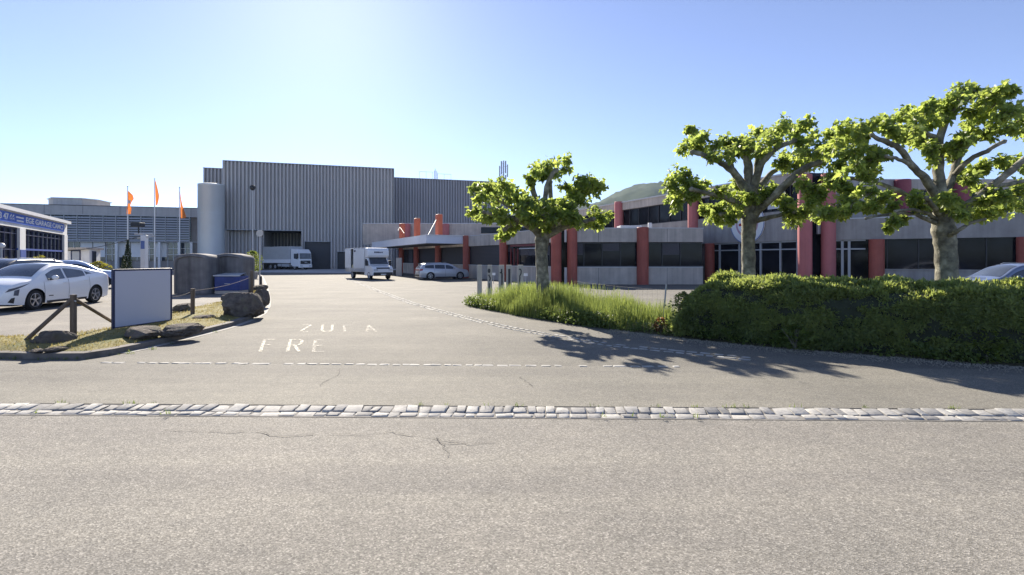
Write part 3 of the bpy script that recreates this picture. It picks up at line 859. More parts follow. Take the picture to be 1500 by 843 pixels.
# dark red framed entrance in the bay behind the first tree
s_ = MB(); e0 = st[1]+.9
for u_ in (e0, e0+.55, e0+1.1): s_.fbox(FL2, u_, u_+.12, -.14, -.04, ZS, ZF-.35)
s_.fbox(FL2, e0, st[0]-1.2, -.14, -.05, ZF-.2, ZF-.03); s_.build('entrance_frame', mat('oxide_red_frame', (.16,.025,.025), .5), low)
s_ = MB(); s_.fbox(FL2, e0+1.4, e0+4.6, -.14, -.06, ZF-.42, ZF-.34); s_.build('light_strip', M['mull'], low)
# the narrow slot between the pair of corner columns
s_ = MB(); s_.prism([(3.3, 36.75), (4.6, 36.75), (4.6, 40), (3.3, 40)], Z0, ZP-.1); s_.build('corner_wall', M['glass'], low)
s_ = MB(); s_.box(3.75, 3.95, 36.6, 36.72, Z0, ZS); s_.box(3.75, 3.9, 36.6, 36.72, ZF, ZP-.1); s_.build('corner_panel', M['white'], low)
def column(par, x, y, r, z0, z1, m):
    q = MB(); q.lathe([(0, z1), (r-.03, z1), (r, z1-.03), (r, z0)], 'z', (x, y, 0), 32); return q.build('column', m, par, smooth=40)
for i, (s0, r) in enumerate(zip(st, (.37,.37,.36,.36,.36,.36))):
    p = FL2(s0, .08, 0)
    if i in (3, 4, 5):
        column(low, p.x, p.y, r, Z0, 3.2, M['red'])
        q = MB(); w0 = .42
        q.fbox(FL2, s0-w0, s0+w0, -.3, .3, 3.85, [6.6,6.66,6.35][i-3]); q.build('pylon', M['pylon'], low, bevel=.1)
    else: column(low, p.x, p.y, r, Z0, ZP+.03, M['red'])
column(low, 4.28, 36.42, .36, Z0, ZP+.03, M['red'])
column(low, FL1(4.75, .08, 0).x, 36.42, .41, Z0, ZP+.03, M['red'])
s_ = MB(); s_.prism([tuple(FL2(0,-.42,0)[:2]), tuple(FL2(FW2,-.42,0)[:2]), (3.4,36.95), (13.6,36.95), (13.6,58), (6,71.8), (-20,71.8)], 3.6, 3.82); s_.build('roof', M['conc2'], low)
s_ = MB(); s_.box(13.35, 13.6, 36.9, 44, Z0, ZP-.06); s_.build('end_wall', M['conc'], low)
# roof bits seen over the parapet
s_ = MB(); s_.box(8.1, 9.7, 38.2, 39.6, 3.8, 4.22); s_.box(10.2, 10.45, 38.2, 38.5, 3.8, 4.42); s_.build('roof_vent', M['coping'], low, bevel=.03)
# upper storey at the back
s_ = MB(); s_.box(-21, 4, 72, 84, 3.7, 6.62); s_.build('upper_storey', M['conc'], low)
s_ = MB(); s_.box(-21.05, 4.05, 71.93, 84, 6.62, 6.72); s_.build('coping', M['coping'], low)
s_ = MB(); s_.box(-4.35, 3.0, 71.9, 71.98, 5.3, 6.15); s_.build('window', M['glass'], low)
for px in (596, 653):
    column(low, P(px,379,71.6).x, 71.6, .5, 3.7, 6.6, M['pink'])
# canopy
cpoly = [(-7.9,47.3), tuple(FL2(st[2]-.1,.36,0)[:2]), tuple(FL2(st[5]-2,.36,0)[:2]), (-19.2,70.2)]
s_ = MB(); s_.prism(cpoly, 3.17, 3.90); cn = s_.build('canopy', M['canopy'], low)
s_ = MB(); cc = Vector((-10.5,56,0))
s_.prism([tuple((Vector((x,y,0))-cc)*1.012+cc)[:2] for x, y in cpoly], 3.9, 3.97); s_.build('edge_trim', M['white'], cn)
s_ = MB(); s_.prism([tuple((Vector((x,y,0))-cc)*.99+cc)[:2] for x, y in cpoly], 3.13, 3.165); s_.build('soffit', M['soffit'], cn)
s_ = MB(); pyl = FL2(st[3], .3, 6.0)
s_.tube([pyl, P(626, 345, 48.5)+Vector((0,0,-.15))], .04, 8)
pyl = FL2(st[5], .3, 5.9)
for px, py, Yd in ((583, 338, 62), (592, 342, 60)): s_.tube([pyl, P(px, py, Yd)], .025, 8)
s_.build('stay_cable', mat('stay_grey', (.25,.25,.25), .6), low)

# --- two storey building, right; its red columns are coloured paler for lens flare
two = thing('office_building', 'two-storey grey building with tall red columns painted pink for lens flare behind the clipped hedge', 'building')
K1 = Vector((18.6, 32.5, 0)); kd = Vector((-.383, .924, 0)).normalized()
Kf = K1 + kd*32
KL, KW, kdd, kn = frame((Kf.x, Kf.y), (K1.x, K1.y))
def ku(px):
    k = (px-CX)/F
    return (k*Kf.y-Kf.x) / (kdd.x - k*kdd.y)
RT, WB, WT = 7.34, 4.9, 6.57
s_ = MB(); s_.fbox(KL, 0, KW, -.4, .0, WT, RT-.06); s_.build('roof_fascia', M['conc'], two)
s_ = MB(); s_.fbox(KL, -.1, KW+.05, -.5, .1, RT-.06, RT+.04); s_.build('coping', M['coping'], two)
s_ = MB(); s_.fbox(KL, 0, KW, -.4, .0, ZF, WB); s_.build('wall', M['conc2'], two)
s_ = MB(); s_.fbox(KL, 0, KW, -16, -.5, Z0, RT-.1); s_.build('core', M['conc2'], two)
us = [0, ku(908), ku(1017), ku(1172)]
for a, b_ in zip(us, us[1:]):
    s_ = MB(); s_.fbox(KL, a, b_, -.35, -.22, WB, WT); w_ = s_.build('window', M['glass'], two)
    s_ = MB(); k = a
    while k < b_: s_.fbox(KL, k-.03, k+.03, -.22, -.14, WB, WT); k += 1.45
    s_.fbox(KL, a, b_, -.22, -.12, WB, WB+.07); s_.fbox(KL, a, b_, -.22, -.12, WT-.07, WT); s_.build('frame', M['dark'], w_)
s_ = MB()
ga, gb = ku(1047), ku(1168)
s_.fbox(KL, ga-.4, KW, -.35, -.22, Z0, ZF); gw = s_.build('window', M['glass'], two)
s_ = MB()
for px in (1052, 1081, 1112, 1141, 1166): s_.fbox(KL, ku(px)-.05, ku(px)+.05, -.22, -.1, Z0, ZF)
s_.fbox(KL, ga-.2, gb, -.22, -.11, 2.32, 2.4); s_.fbox(KL, ga-.2, gb, -.22, -.1, ZF-.1, ZF); s_.build('mullion', M['mull'], gw)
s_ = MB(); s_.fbox(KL, ku(1125), ku(1150), .0, .03, 5.1, WT-.05); s_.build('wall_panel', M['coping'], two)
for px, z0_, z1_, r, mm in ((908, 3.4, 7.42, .45, 'pink'), (1017, 3.4, WT+.02, .43, 'pink'), (1041, Z0, ZF, .36, 'red')):
    p = KL(ku(px), .1, 0); column(two, p.x, p.y, r, z0_, z1_, M[mm])
k1p = P(1179, 379, 32.3); column(two, k1p.x, 32.3, .41, Z0, 7.05, M['pink'])
k2p = P(1213.5, 379, 32.1); column(two, k2p.x, 32.1, .41, Z0, 7.05, M['pink'])
K2 = (20.35, 32.25); K3 = (40.0, 20.2)
NL, NW, nd, nn_ = frame(K2, K3)
def nu(px):
    k = (px-CX)/F
    return (k*K2[1]-K2[0]) / (nd.x - k*nd.y)
s_ = MB(); s_.prism([(18.9, 32.7), (20.3, 32.6), (20.3, 36), (18.9, 36)], Z0, 7.2); s_.build('corner_wall', M['glass'], two)
s_ = MB(); s_.box(19.35, 19.6, 32.4, 32.55, 3.3, 5.3); s_.build('corner_panel', M['coping'], two)
s_ = MB(); s_.fbox(NL, 0, NW, -.4, .03, ZF, 4.2); s_.build('fascia', M['conc2'], two)
s_ = MB(); s_.fbox(NL, 0, NW, -.42, .06, 4.2, 4.27); s_.build('coping', M['coping'], two)
s_ = MB(); s_.fbox(NL, nu(1290), NW, -.3, .0, Z0, 1.05); s_.fbox(NL, nu(1290), NW, -.3, .06, 1.05, 1.12); s_.build('sill_wall', M['conc2'], two)
s_ = MB(); s_.fbox(NL, 0, NW, -.36, -.24, Z0, ZF); w_ = s_.build('window', M['glass'], two)
s_ = MB()
for px in (1234, 1244): s_.fbox(NL, nu(px)-.07, nu(px)+.07, -.24, -.1, Z0, ZF)
s_.fbox(NL, 0, nu(1268), -.24, -.12, 2.3, 2.39); s_.fbox(NL, 0, nu(1268), -.24, -.1, ZF-.08, ZF); s_.build('mullion', M['mull'], w_)
s_ = MB(); k = nu(1300)
while k < NW: s_.fbox(NL, k-.03, k+.03, -.24, -.18, 1.1, ZF); k += 1.5
s_.build('frame', M['dark'], w_)
for px in (1284,):
    p = NL(nu(px), .05, 0); column(two, p.x, p.y, .40, Z0, ZF+.0, M['red'])
p = NL(nu(1284)+6.6, .05, 0); column(two, p.x, p.y, .40, Z0, ZF, M['red'])
s_ = MB(); s_.prism([(20.35,32.7), tuple(NL(NW,-.4,0)[:2]), (46,30), (30,44), (20.35,44)], 3.9, 4.1); s_.build('lower_roof', M['conc2'], two)
s_ = MB(); s_.box(20.3, 46, 36.2, 50, 3.9, RT-.75); s_.box(20.3, 46, 35.9, 50, RT-.75, RT-.02); s_.build('upper_storey', M['conc'], two)
s_ = MB(); s_.box(21.0, 46, 36.1, 36.19, WB-.1, RT-.8); w_ = s_.build('window', M['glass'], two)
s_ = MB(); s_.box(20.3, 46, 36.02, 36.19, 4.0, WB-.1); s_.build('wall', M['conc2'], two)
for px in (1322, 1408):
    p = P(px, 379, 35.7); column(two, p.x, 35.7, .50, 3.95, RT-.1, mat('dark_rose_column', (.27,.055,.075), .6))
# round sign on the wall
rs = thing('round_sign', 'round white wall sign with a dark red bar, half hidden by a trunk', 'sign')
uu = ku(1095); sc_ = KL(uu, .06, 4.27)
def disc(r, v0, v1, name, m, par, r0=0):
    q = MB(); n_ = 48
    pts0 = [KL(uu + r*math.cos(2*math.pi*k/n_), v0, 4.27 + r*.98*math.sin(2*math.pi*k/n_)) for k in range(n_)]
    pts1 = [KL(uu + r*math.cos(2*math.pi*k/n_), v1, 4.27 + r*.98*math.sin(2*math.pi*k/n_)) for k in range(n_)]
    if r0:
        pi_ = [KL(uu + r0*math.cos(2*math.pi*k/n_), v1, 4.27 + r0*.98*math.sin(2*math.pi*k/n_)) for k in range(n_)]
        q.add(pts1+pi_, [(k, (k+1)%n_, n_+(k+1)%n_, n_+k) for k in range(n_)])
    else:
        q.add(pts0+pts1, [tuple(range(n_, 2*n_))] + [(k, (k+1)%n_, n_+(k+1)%n_, n_+k) for k in range(n_)])
    return q.build(name, m, par)
disc(1.5, .01, .07, 'disc', M['white'], rs); disc(1.5, .07, .074, 'rim', mat('sign_rim_blue', (.16,.22,.40), .5), rs, 1.43)
disc(1.0, .07, .0745, 'ring', mat('sign_ring_rose', (.50,.30,.36), .5), rs, .84)
q = MB(); q.fbox(KL, uu-.72, uu+.72, .07, .078, 4.1, 4.28); q.build('lettering_bar', mat('sign_red', (.36,.03,.04), .5), rs)
q = MB()
for k in range(9): q.fbox(KL, uu-.5+k*.12, uu-.42+k*.12, .07, .077, 3.78+.02*(k%2), 3.86)
q.build('small_lettering', mat('sign_red_pale', (.5,.25,.27), .5), rs)
# ------------------------------------------------------------------ vehicles
class CarBody:
    """Smooth body skin. x forward, y left, z up, origin on the ground in the middle."""
    def __init__(s, top, plan, Wd, roofw, belt, wheels, rw, sill=.20, arch=.055):
        s.top, s.plan, s.W, s.roofw, s.belt, s.wheels, s.rw, s.sill, s.arch = top, plan, Wd, roofw, belt, wheels, rw, sill, arch
        s.x0, s.x1 = top[0][0], top[-1][0]
    def zt(s, x): return sinterp(s.top, x)
    def wz(s, x, z):
        w = s.W*sinterp(s.plan, x); zb = interp(s.belt, x)
        if z <= zb:
            t = z/zb
            k = .90 + .10*min(1, (t/.55))**.6 if t < .55 else 1.0 - .045*((t-.55)/.45)**2
            if abs(t-.55) < 0: pass
            return w*k
        t = min(1.2, (z-zb)/(1.42-zb))
        return lerp(w*.955, w*s.roofw, t**.92)
    def rr(s, x): return min(.11, max(.03, (s.zt(x)-.35)*.16))
    def side(s, x, z, sgn, off=0.):
        y = s.wz(x, z); y2 = s.wz(x, z+.02); sl = (y-y2)/.02
        nrm = Vector((0, 1, sl)).normalized()
        return Vector((x, sgn*(y+off*nrm.y), z+off*nrm.z))
    def topp(s, x, f, off=0.):                     # f in -1..1 across
        zt, r = s.zt(x), s.rr(x); yr = s.wz(x, zt-r)-r*1.05
        return Vector((x, yr*f, zt + .035*(1-f*f) + off))
    def zl(s, x):
        z = s.sill + .05*max(0, abs(x)-s.x1*.80)/(s.x1*.2)
        for xw in s.wheels:
            ra = s.rw + s.arch; d = abs(x-xw)
            if d < ra: z = max(z, s.rw + math.sqrt(ra*ra-d*d)*.98)
        return z
    def mesh(s, mb):
        st = set(np.linspace(s.x0, s.x1, 70).tolist())
        for xw in s.wheels:
            ra = s.rw+s.arch
            for t in np.linspace(0, math.pi, 19): st.add(xw+ra*.9999*math.cos(t))
            st.add(xw+ra*1.001); st.add(xw-ra*1.001)
        st = sorted(st); rows = []
        for x in st:
            zt, zb, r = s.zt(x), s.zl(x), s.rr(x)
            zb = min(zb, zt-r-.01); h = []
            for k in range(11):
                z = lerp(zb, zt-r, k/10); h.append((s.wz(x, z), z))
            y0 = s.wz(x, zt-r)
            for k in range(1, 6):
                a = math.pi/2*k/5; h.append((y0-r*1.05*(1-math.cos(a)), zt-r+r*math.sin(a)))
            yr = h[-1][0]
            for k in range(1, 7):
                f = 1-k/6; h.append((yr*f, zt+.035*(1-f*f)))
            full = [(x, -y, z) for y, z in h] + [(x, y, z) for y, z in reversed(h[:-1])]
            rows.append(full)
        mb.grid(rows)
        for r_, fl in ((rows[0], False), (rows[-1], True)):
            n_ = len(r_); mb.add(r_, [tuple(range(n_))[::(-1 if fl else 1)]])
    def spatch(s, mb, sgn, xa, xb, zlow, zup, n=14, m=4, off=.006):
        """patch on the flank between two height curves"""
        rows = []
        for j in range(m+1):
            rows.append([s.side(lerp(xa,xb,i/n), lerp(zlow(lerp(xa,xb,i/n)), zup(lerp(xa,xb,i/n)), j/m), sgn, off) for i in range(n+1)])
        mb.grid(rows, flip=sgn < 0)
    def squad(s, mb, sgn, q, n=6, m=5, off=.006):
        rows = []
        for j in range(m+1):
            t = j/m; row = []
            for i in range(n+1):
                u = i/n
                x = lerp(lerp(q[0][0],q[1][0],u), lerp(q[3][0],q[2][0],u), t); z = lerp(lerp(q[0][1],q[1][1],u), lerp(q[3][1],q[2][1],u), t)
                row.append(s.side(x, z, sgn, off))
            rows.append(row)
        mb.grid(rows, flip=sgn < 0)
    def tpatch(s, mb, xa, xb, fa=.93, fb=.93, n=10, m=10, off=.007):
        rows = []
        for i in range(n+1):
            x = lerp(xa, xb, i/n); f = lerp(fa, fb, i/n)
            rows.append([s.topp(x, lerp(-f, f, j/m), off) for j in range(m+1)])
        mb.grid(rows, flip=xb < xa)

def wheel(par, x, y, r, w, sgn, spokes=5, rim=None, rimr=.68):
    t = MB()
    t.lathe([(r*rimr, -w/2), (r*.93, -w/2), (r*.985, -w*.38), (r, -w*.2), (r, w*.2), (r*.985, w*.38), (r*.93, w/2), (r*rimr, w/2)], 'y', (x, y, r), 32)
    ty = t.build('wheel', M['tyre'], par, smooth=40)
    q = MB(); s_ = sgn*w/2
    q.lathe([(r*rimr, s_*.98), (r*rimr*.93, s_*1.0), (r*rimr*.90, s_*.8), (r*rimr*.9, -s_*.5)], 'y', (x, y, r), 32)
    q.lathe([(0, s_*.92), (r*.15, s_*.92), (r*.17, s_*.6)], 'y', (x, y, r), 20)
    for k in range(spokes):
        a0 = 2*math.pi*k/spokes + .3
        for dd in ((-.16, .16),) if spokes < 8 else ((-.1, .1),):
            vs = []
            for rad, sp, yy in ((r*.1, .5, s_*.93), (r*rimr*.92, 1.0, s_*.90)):
                for d in dd:
                    a = a0 + d*(1.9 if rad < r*.3 else 1.0)
                    vs.append((x+rad*math.cos(a), y+yy, r+rad*math.sin(a)))
            b = [(vx, y+s_*.45, vz) for vx, vy, vz in vs]
            q.add(vs+b, [(0,1,3,2),(0,2,6,4),(1,5,7,3)])
    q.build('rim', rim or M['rim'], ty, smooth=30)
    q = MB(); q.lathe([(0, s_*.30), (r*rimr*.95, s_*.30)], 'y', (x, y, r), 24); q.build('brake', M['dark'], ty)

def car(name, label, cat, body, paint, wins, fr, rr_, L, rails=False, kind='estate', group=None, spokes=5):
    c = thing(name, label, cat, group=group)
    mb = MB(); body.mesh(mb); mb.build('body', paint, c, smooth=50)
    mb = MB(); mb.box(body.x0+.25, body.x1-.25, -body.W*.80, body.W*.80, .17, .72)
    mb.build('underbody', M['plastic'], c)
    g = MB(); body.tpatch(g, *fr); g.build('windscreen', M['carglass'], c, smooth=60)
    if rr_: g = MB(); body.tpatch(g, *rr_); g.build('rear_window', M['carglass'], c, smooth=60)
    for xa, xb, lo, up_ in wins:
        for sgn in (1, -1):
            g = MB(); body.spatch(g, sgn, xa, xb, lo, up_); g.build('side_window', M['carglass'], c, smooth=60)
    for xw in body.wheels:
        for sgn in (1, -1): wheel(c, xw, sgn*(body.W*.97-.10), body.rw, .205, sgn, spokes)
    for sgn in (1, -1):
        mb = MB()
        for sx in body.seams: body.spatch(mb, sgn, sx-.006, sx+.006, lambda x: body.sill+.1, lambda x: interp(body.belt, x)-.01, 1, 8, .003)
        body.spatch(mb, sgn, body.wheels[0]+.45 if body.wheels[0] < body.wheels[1] else 0, body.wheels[1]-.45, lambda x: body.sill+.0, lambda x: body.sill+.07, 8, 1, .004)
        mb.build('door_gap', M['plastic'], c)
        mb = MB()
        for sx in body.seams[1:]:
            p = body.side(sx+.16, interp(body.belt, sx)-.13, sgn, .012); mb.box(p.x-.10, p.x+.10, p.y-.012, p.y+.012, p.z-.016, p.z+.016)
        mb.build('handle', paint, c, bevel=.008)
        p = body.side(body.mirror, interp(body.belt, body.mirror)+.06, sgn, .02)
        mb = MB(); mb.lathe([(0,-.085),(.05,-.08),(.075,-.03),(.078,.03),(.05,.085),(0,.09)], 'y', (p.x-.02, p.y+sgn*.12, p.z+.03), 14)
        mb.build('wing_mirror', paint, c, smooth=60)
        mb = MB(); mb.tube([(p.x, p.y-sgn*.03, p.z-.03), (p.x-.01, p.y+sgn*.09, p.z-.02)], .03, 8); mb.build('mirror_foot', M['plastic'], c)
    return c
def place(c, x, y, z, fx, fy): c.location = (x, y, z); c.rotation_euler = (0, 0, math.atan2(fy, fx))

# --- white liftback in the lot
B = CarBody(top=[(-2.27,.62),(-2.24,.88),(-2.15,1.06),(-1.95,1.115),(-1.3,1.245),(-.6,1.40),(.0,1.455),(.35,1.435),(.75,1.31),(1.25,1.055),(1.38,.985),(1.75,.90),(2.05,.79),(2.20,.66),(2.27,.48)],
            plan=[(-2.27,.80),(-2.1,.92),(-1.6,.985),(-.5,1.0),(1.0,1.0),(1.6,.975),(1.95,.90),(2.15,.79),(2.27,.62)], Wd=.885, roofw=.70,
            belt=[(-2.2,1.04),(-1.3,1.0),(.9,.90),(2.2,.75)], wheels=[-1.35,1.35], rw=.318, sill=.19)
B.seams = [1.02, -.02, -1.02]; B.mirror = .72
up1 = lambda x: min(B.zt(x)-B.rr(x)-.015, interp([(.95,.93),(.55,1.18),(.0,1.335),(-.3,1.345)], -x if False else x) if False else 9)
car1 = car('parked_car', 'white liftback car parked nose towards the street behind the wooden braced post', 'car', B, M['paintw'],
    [(.10, .84, lambda x: interp(B.belt, x)+.02, lambda x: max(interp(B.belt, x)+.025, B.zt(x)-B.rr(x)-.05)),
     (-.86, .02, lambda x: interp(B.belt, x)+.02+.06*max(0,(-.5-x)), lambda x: B.zt(x)-B.rr(x)-.05),
     (-1.45, -.93, lambda x: interp(B.belt, x)+.05+.06*max(0,(-.5-x)), lambda x: max(interp(B.belt, x)+.055+.06*max(0,(-.5-x)), B.zt(x)-B.rr(x)-.05))],
    (1.27, .36, .97, .94), (-.75, -1.85, .9, .9), 4.54, group='cars parked in the garage lot')
for sgn in (1, -1):
    mb = MB(); B.squad(mb, sgn, [(2.20,.60),(1.92,.70),(1.50,.865),(2.13,.70)]); B.squad(mb, sgn, [(2.05,.50),(1.93,.49),(1.88,.69),(2.02,.65)], off=.0065)
    mb.build('headlight', M['lampdark'], car1)
    mb = MB(); B.squad(mb, sgn, [(2.16,.30),(2.03,.26),(2.02,.44),(2.10,.42)]); mb.build('fog_lamp_recess', M['plastic'], car1)
    mb = MB(); B.squad(mb, sgn, [(-2.26,.74),(-2.20,.76),(-2.14,.97),(-2.24,.97)]); mb.build('tail_lamp', M['taillamp'], car1)
    mb = MB(); B.squad(mb, sgn, [(.66,.40),(.86,.41),(.85,.435),(.67,.43)]); mb.build('side_badge', M['plastic'], car1)
mb = MB(); mb.xprism([(2.262,.24),(2.282,.25),(2.282,.36),(2.262,.37)], -.48, .48); mb.build('lower_grille', M['plastic'], car1)
mb = MB()
for k in range(4): mb.box(.42-k*.003, .7, -.2, -.2, 0, 0)
place(car1, -16.17, 17.58, .115, .10, -.995)

# --- estate cars
def estate_body(hi=0.):
    b = CarBody(top=[(-2.36,.50),(-2.34,.80),(-2.28,1.02),(-2.15,1.18+hi*.6),(-1.92,1.40+hi),(-1.6,1.455+hi),(-.6,1.495+hi),(.25,1.47+hi),(.62,1.37+hi),(1.25,1.03+hi*.3),(1.40,.975+hi*.3),(1.95,.90+hi*.2),(2.22,.80+hi*.2),(2.33,.66),(2.38,.5)],
                plan=[(-2.36,.86),(-2.2,.93),(-1.7,.985),(-.5,1.0),(1.0,1.0),(1.7,.965),(2.1,.88),(2.38,.66)], Wd=.90, roofw=.74,
                belt=[(-2.2,1.02+hi*.4),(-.5,.97+hi*.3),(1.0,.92+hi*.3),(2.2,.80)], wheels=[-1.38,1.42], rw=.33, sill=.20)
    b.seams = [1.08, .0, -1.0]; b.mirror = .80
    return b
def estate(label, paint, hi=0., rails=True, group=None):
    b = estate_body(hi)
    top_ = lambda x: max(interp(b.belt, x)+.03, b.zt(x)-b.rr(x)-.045)
    c = car('parked_car', label, 'car', b, paint,
        [(.06, .93, lambda x: interp(b.belt, x)+.02, top_), (-.95, -.02, lambda x: interp(b.belt, x)+.02, top_), (-1.86, -1.03, lambda x: interp(b.belt, x)+.03+.05*max(0,-1.4-x), top_)],
        (1.26, .50, .96, .93), (-1.97, -2.27, .9, .86), 4.7, group=group, spokes=7)
    for sgn in (1, -1):
        mb = MB(); b.squad(mb, sgn, [(2.30,.62),(2.05,.64),(1.80,.80),(2.22,.74)]); mb.build('headlight', M['lamp'], c)
        mb = MB(); b.squad(mb, sgn, [(-2.33,.80),(-2.08,.84),(-2.05,.98),(-2.30,.97)]); mb.build('tail_lamp', M['taillamp'], c)
        mb = MB(); mb.tube([(.2, sgn*.58, 1.49+hi), (.1, sgn*.585, 1.525+hi), (-1.5, sgn*.585, 1.50+hi), (-1.6, sgn*.58, 1.46+hi)], .016, 8); mb.build('roof_rail', M['mull'], c)
    mb = MB(); mb.box(2.36, 2.39, -.5, .5, .28, .52); mb.build('lower_grille', M['plastic'], c)
    mb = MB(); mb.box(-2.385, -2.355, -.26, .26, .62, .73); mb.build('number_plate', M['plate'], c)
    mb = MB(); mb.box(-2.375, -2.355, -.62, .62, .84, .93); mb.build('tail_lamp', M['taillamp'], c)
    mb = MB(); mb.box(-2.375, -2.35, -.7, .7, .3, .48); mb.build('rear_bumper', M['plastic'], c)
    return c
e1 = estate('silver estate car parked under the edge of the white canopy', M['paints'], group='estate cars parked around the yard')
p = P(648, 379, 46.9); place(e1, p.x, 46.9, -.15, .90, .436)
e2 = estate('dark estate with silver roof rails parked behind the white liftback', M['paintk'], .12, group='estate cars parked around the yard')
place(e2, -19.0, 19.2, .115, .10, -.995)
e3 = estate('pale blue estate car farther back in front of the garage glazing', M['paintb'], .05, group='estate cars parked around the yard')
place(e3, -24.6, 28.6, .09, .8, .6)
e4 = estate('slate blue car whose roof shows above the hedge at the right edge', M['paintd'], .04, group='estate cars parked around the yard')
place(e4, 20.0, 20.2, 0.0, -.995, .09)

# --- box van with a loading opening in its side
van = thing('box_van', 'white box van with an overhanging cab bulge and its side opened for loading', 'van')
p = P(559, 379, 46.2); hx, hy = .62, -.78
van.location = (p.x - hx*2.6, 46.2 - hy*2.6, -.15); van.rotation_euler = (0, 0, math.atan2(hy, hx))
# x forward; right side (towards the photo's left) is -y
MB().xprism([(1.0,.35),(2.85,.35),(2.95,.55),(2.95,.98),(2.75,1.18),(2.1,1.32),(1.62,1.98),(1.0,1.98)], -.98, .98).build('cab', M['paintw'], van, bevel=.07)
MB().box(-3.6, 1.15, -1.05, -.98, .70, 1.0).build('sill_rail', M['mull'], van)
bx = MB()
bx.box(-3.6, 1.25, .98, 1.05, .72, 2.88); bx.box(-3.6, -3.53, -1.05, 1.05, .72, 2.88); bx.box(-3.6, 1.25, -1.05, 1.05, .66, .76)
bx.box(-3.6, 1.25, -1.05, 1.05, 2.81, 2.88); bx.box(1.18, 1.25, -1.05, 1.05, .72, 2.88)
bx.box(-3.6, -2.15, -1.05, -.98, .72, 2.88); bx.box(-1.45, 1.25, -1.05, -.98, .72, 2.88)
bx.build('cargo_box', M['paintw'], van, bevel=.015)
MB().xprism([(1.25,2.0),(1.8,1.98),(1.95,2.2),(1.93,2.62),(1.75,2.86),(1.25,2.88)], -1.04, 1.04).build('cab_bulge', M['paintw'], van, bevel=.08)
q = MB(); q.add([(2.085,-.86,1.37),(2.085,.86,1.37),(1.66,.82,1.96),(1.66,-.82,1.96)], [(0,1,2,3)])
for v_ in range(4): q.v[v_] = (q.v[v_][0]+.02, q.v[v_][1], q.v[v_][2]+.02)
q.build('windscreen', M['carglass'], van)
for sgn in (1, -1):
    q = MB(); q.add([(1.12,sgn*.987,1.3),(1.98,sgn*.987,1.3),(1.6,sgn*.987,1.86),(1.12,sgn*.987,1.86)], [(0,1,2,3)]); q.build('side_window', M['carglass'], van)
    q = MB(); q.box(1.85, 2.0, sgn*1.02-.02, sgn*1.24+.0 if sgn > 0 else sgn*1.24, 1.25, 1.72) if sgn > 0 else q.box(1.85, 2.0, -1.26, -1.02, 1.25, 1.72); q.build('wing_mirror', M['plastic'], van, bevel=.03)
    q = MB(); q.box(2.9, 2.975, sgn*.70-.2, sgn*.70+.2, .82, .96); q.build('headlight', M['lamp'], van, bevel=.02)
    for xw in (2.05, -1.9): wheel(van, xw, sgn*.86, .36, .24, sgn, 9, M['rimsteel'])
MB().box(2.93, 2.99, -.92, .92, .34, .66).build('bumper', M['plastic'], van, bevel=.04)
MB().xprism([(2.72,1.14),(2.955,.97),(2.97,.99),(2.74,1.17)], -.62, .62).build('grille', M['plastic'], van)
MB().box(2.99, 3.0, -.26, .26, .42, .53).build('number_plate', M['plate'], van)
MB().box(-3.4, 2.6, -.5, .5, .35, .68).build('chassis', M['plastic'], van)
MB().box(-2.15, -1.45, .6, .62, .8, 2.7).build('inside_partition', mat('olive_cargo', (.10,.13,.07), .8), van)
q = MB(); random.seed(5)
for zz, yy in ((2.42, 0), (2.40, .25)): pass
x_ = -.42
m0 = van
lt = MB()
for k, (w_, hh_) in enumerate(((.09,.13),(.10,.13),(.09,.13),(.10,.13),(.04,.12),(.07,.11),(.02,.12),(.06,.12))):
    lt.box(1.945, 1.957, x_, x_+w_, 2.40, 2.40+hh_)
    if k not in (4, 6): lt.box(1.945, 1.958, x_+w_*.35, x_+w_+.02, 2.43, 2.46)
    x_ += w_+.035
lt.build('lettering', M['navy'], van)
MB().box(-1.25, -.85, -1.062, -1.05, 2.52, 2.68).build('side_marker', M['dark'], van)
crates = MB(); crates.box(-2.05,-1.6,-.95,-.5,0,.3); 
box = thing('cargo_sack', 'pale yellowish sack lying in the side opening of the box van', 'sack')
box.location = van.location; box.rotation_euler = van.rotation_euler
q = MB(); q.lathe([(0,0),(.26,.02),(.32,.2),(.30,.45),(.2,.62),(.06,.7),(0,.7)], 'z', (-1.8,-.72,.77), 16); q.build('sack', mat('sack_cloth', (.55,.50,.30), .9, .2, 6), box, smooth=60)

# --- six wheel truck
tr = thing('truck', 'white truck with a grey tarpaulin body standing at the dark doors of the hall', 'truck')
p = P(447.5, 379, 86.0); hx, hy = .85, -.527
tr.location = (p.x - hx*5, 86.0 - hy*5, -.15); tr.rotation_euler = (0, 0, math.atan2(hy, hx))
MB().xprism([(2.75,.85),(3.2,.55),(4.98,.55),(5.02,1.5),(4.85,2.9),(4.3,3.45),(2.75,3.5)], -1.22, 1.22).build('cab', M['paintw'], tr, bevel=.09)
q = MB(); q.add([(5.02,-1.08,1.82),(5.02,1.08,1.82),(4.9,1.05,2.78),(4.9,-1.05,2.78)], [(0,1,2,3)]); q.v = [(x+.03,y,z) for x,y,z in q.v]; q.build('windscreen', M['carglass'], tr)
MB().box(4.95, 5.06, -.95, .95, .98, 1.55).build('grille', M['plastic'], tr)
q = MB(); q.add([(5.07,-.75,1.5),(5.07,-.6,1.5),(5.07,.75,1.03),(5.07,.6,1.03)], [(0,1,2,3)]); q.add([(5.07,-.2,1.36),(5.07,.2,1.36),(5.07,.2,1.17),(5.07,-.2,1.17)], [(0,1,2,3)]); q.build('grille_emblem', M['mull'], tr)
MB().box(4.8, 5.1, -1.24, 1.24, .38, .9).build('bumper', M['paintw'], tr, bevel=.05)
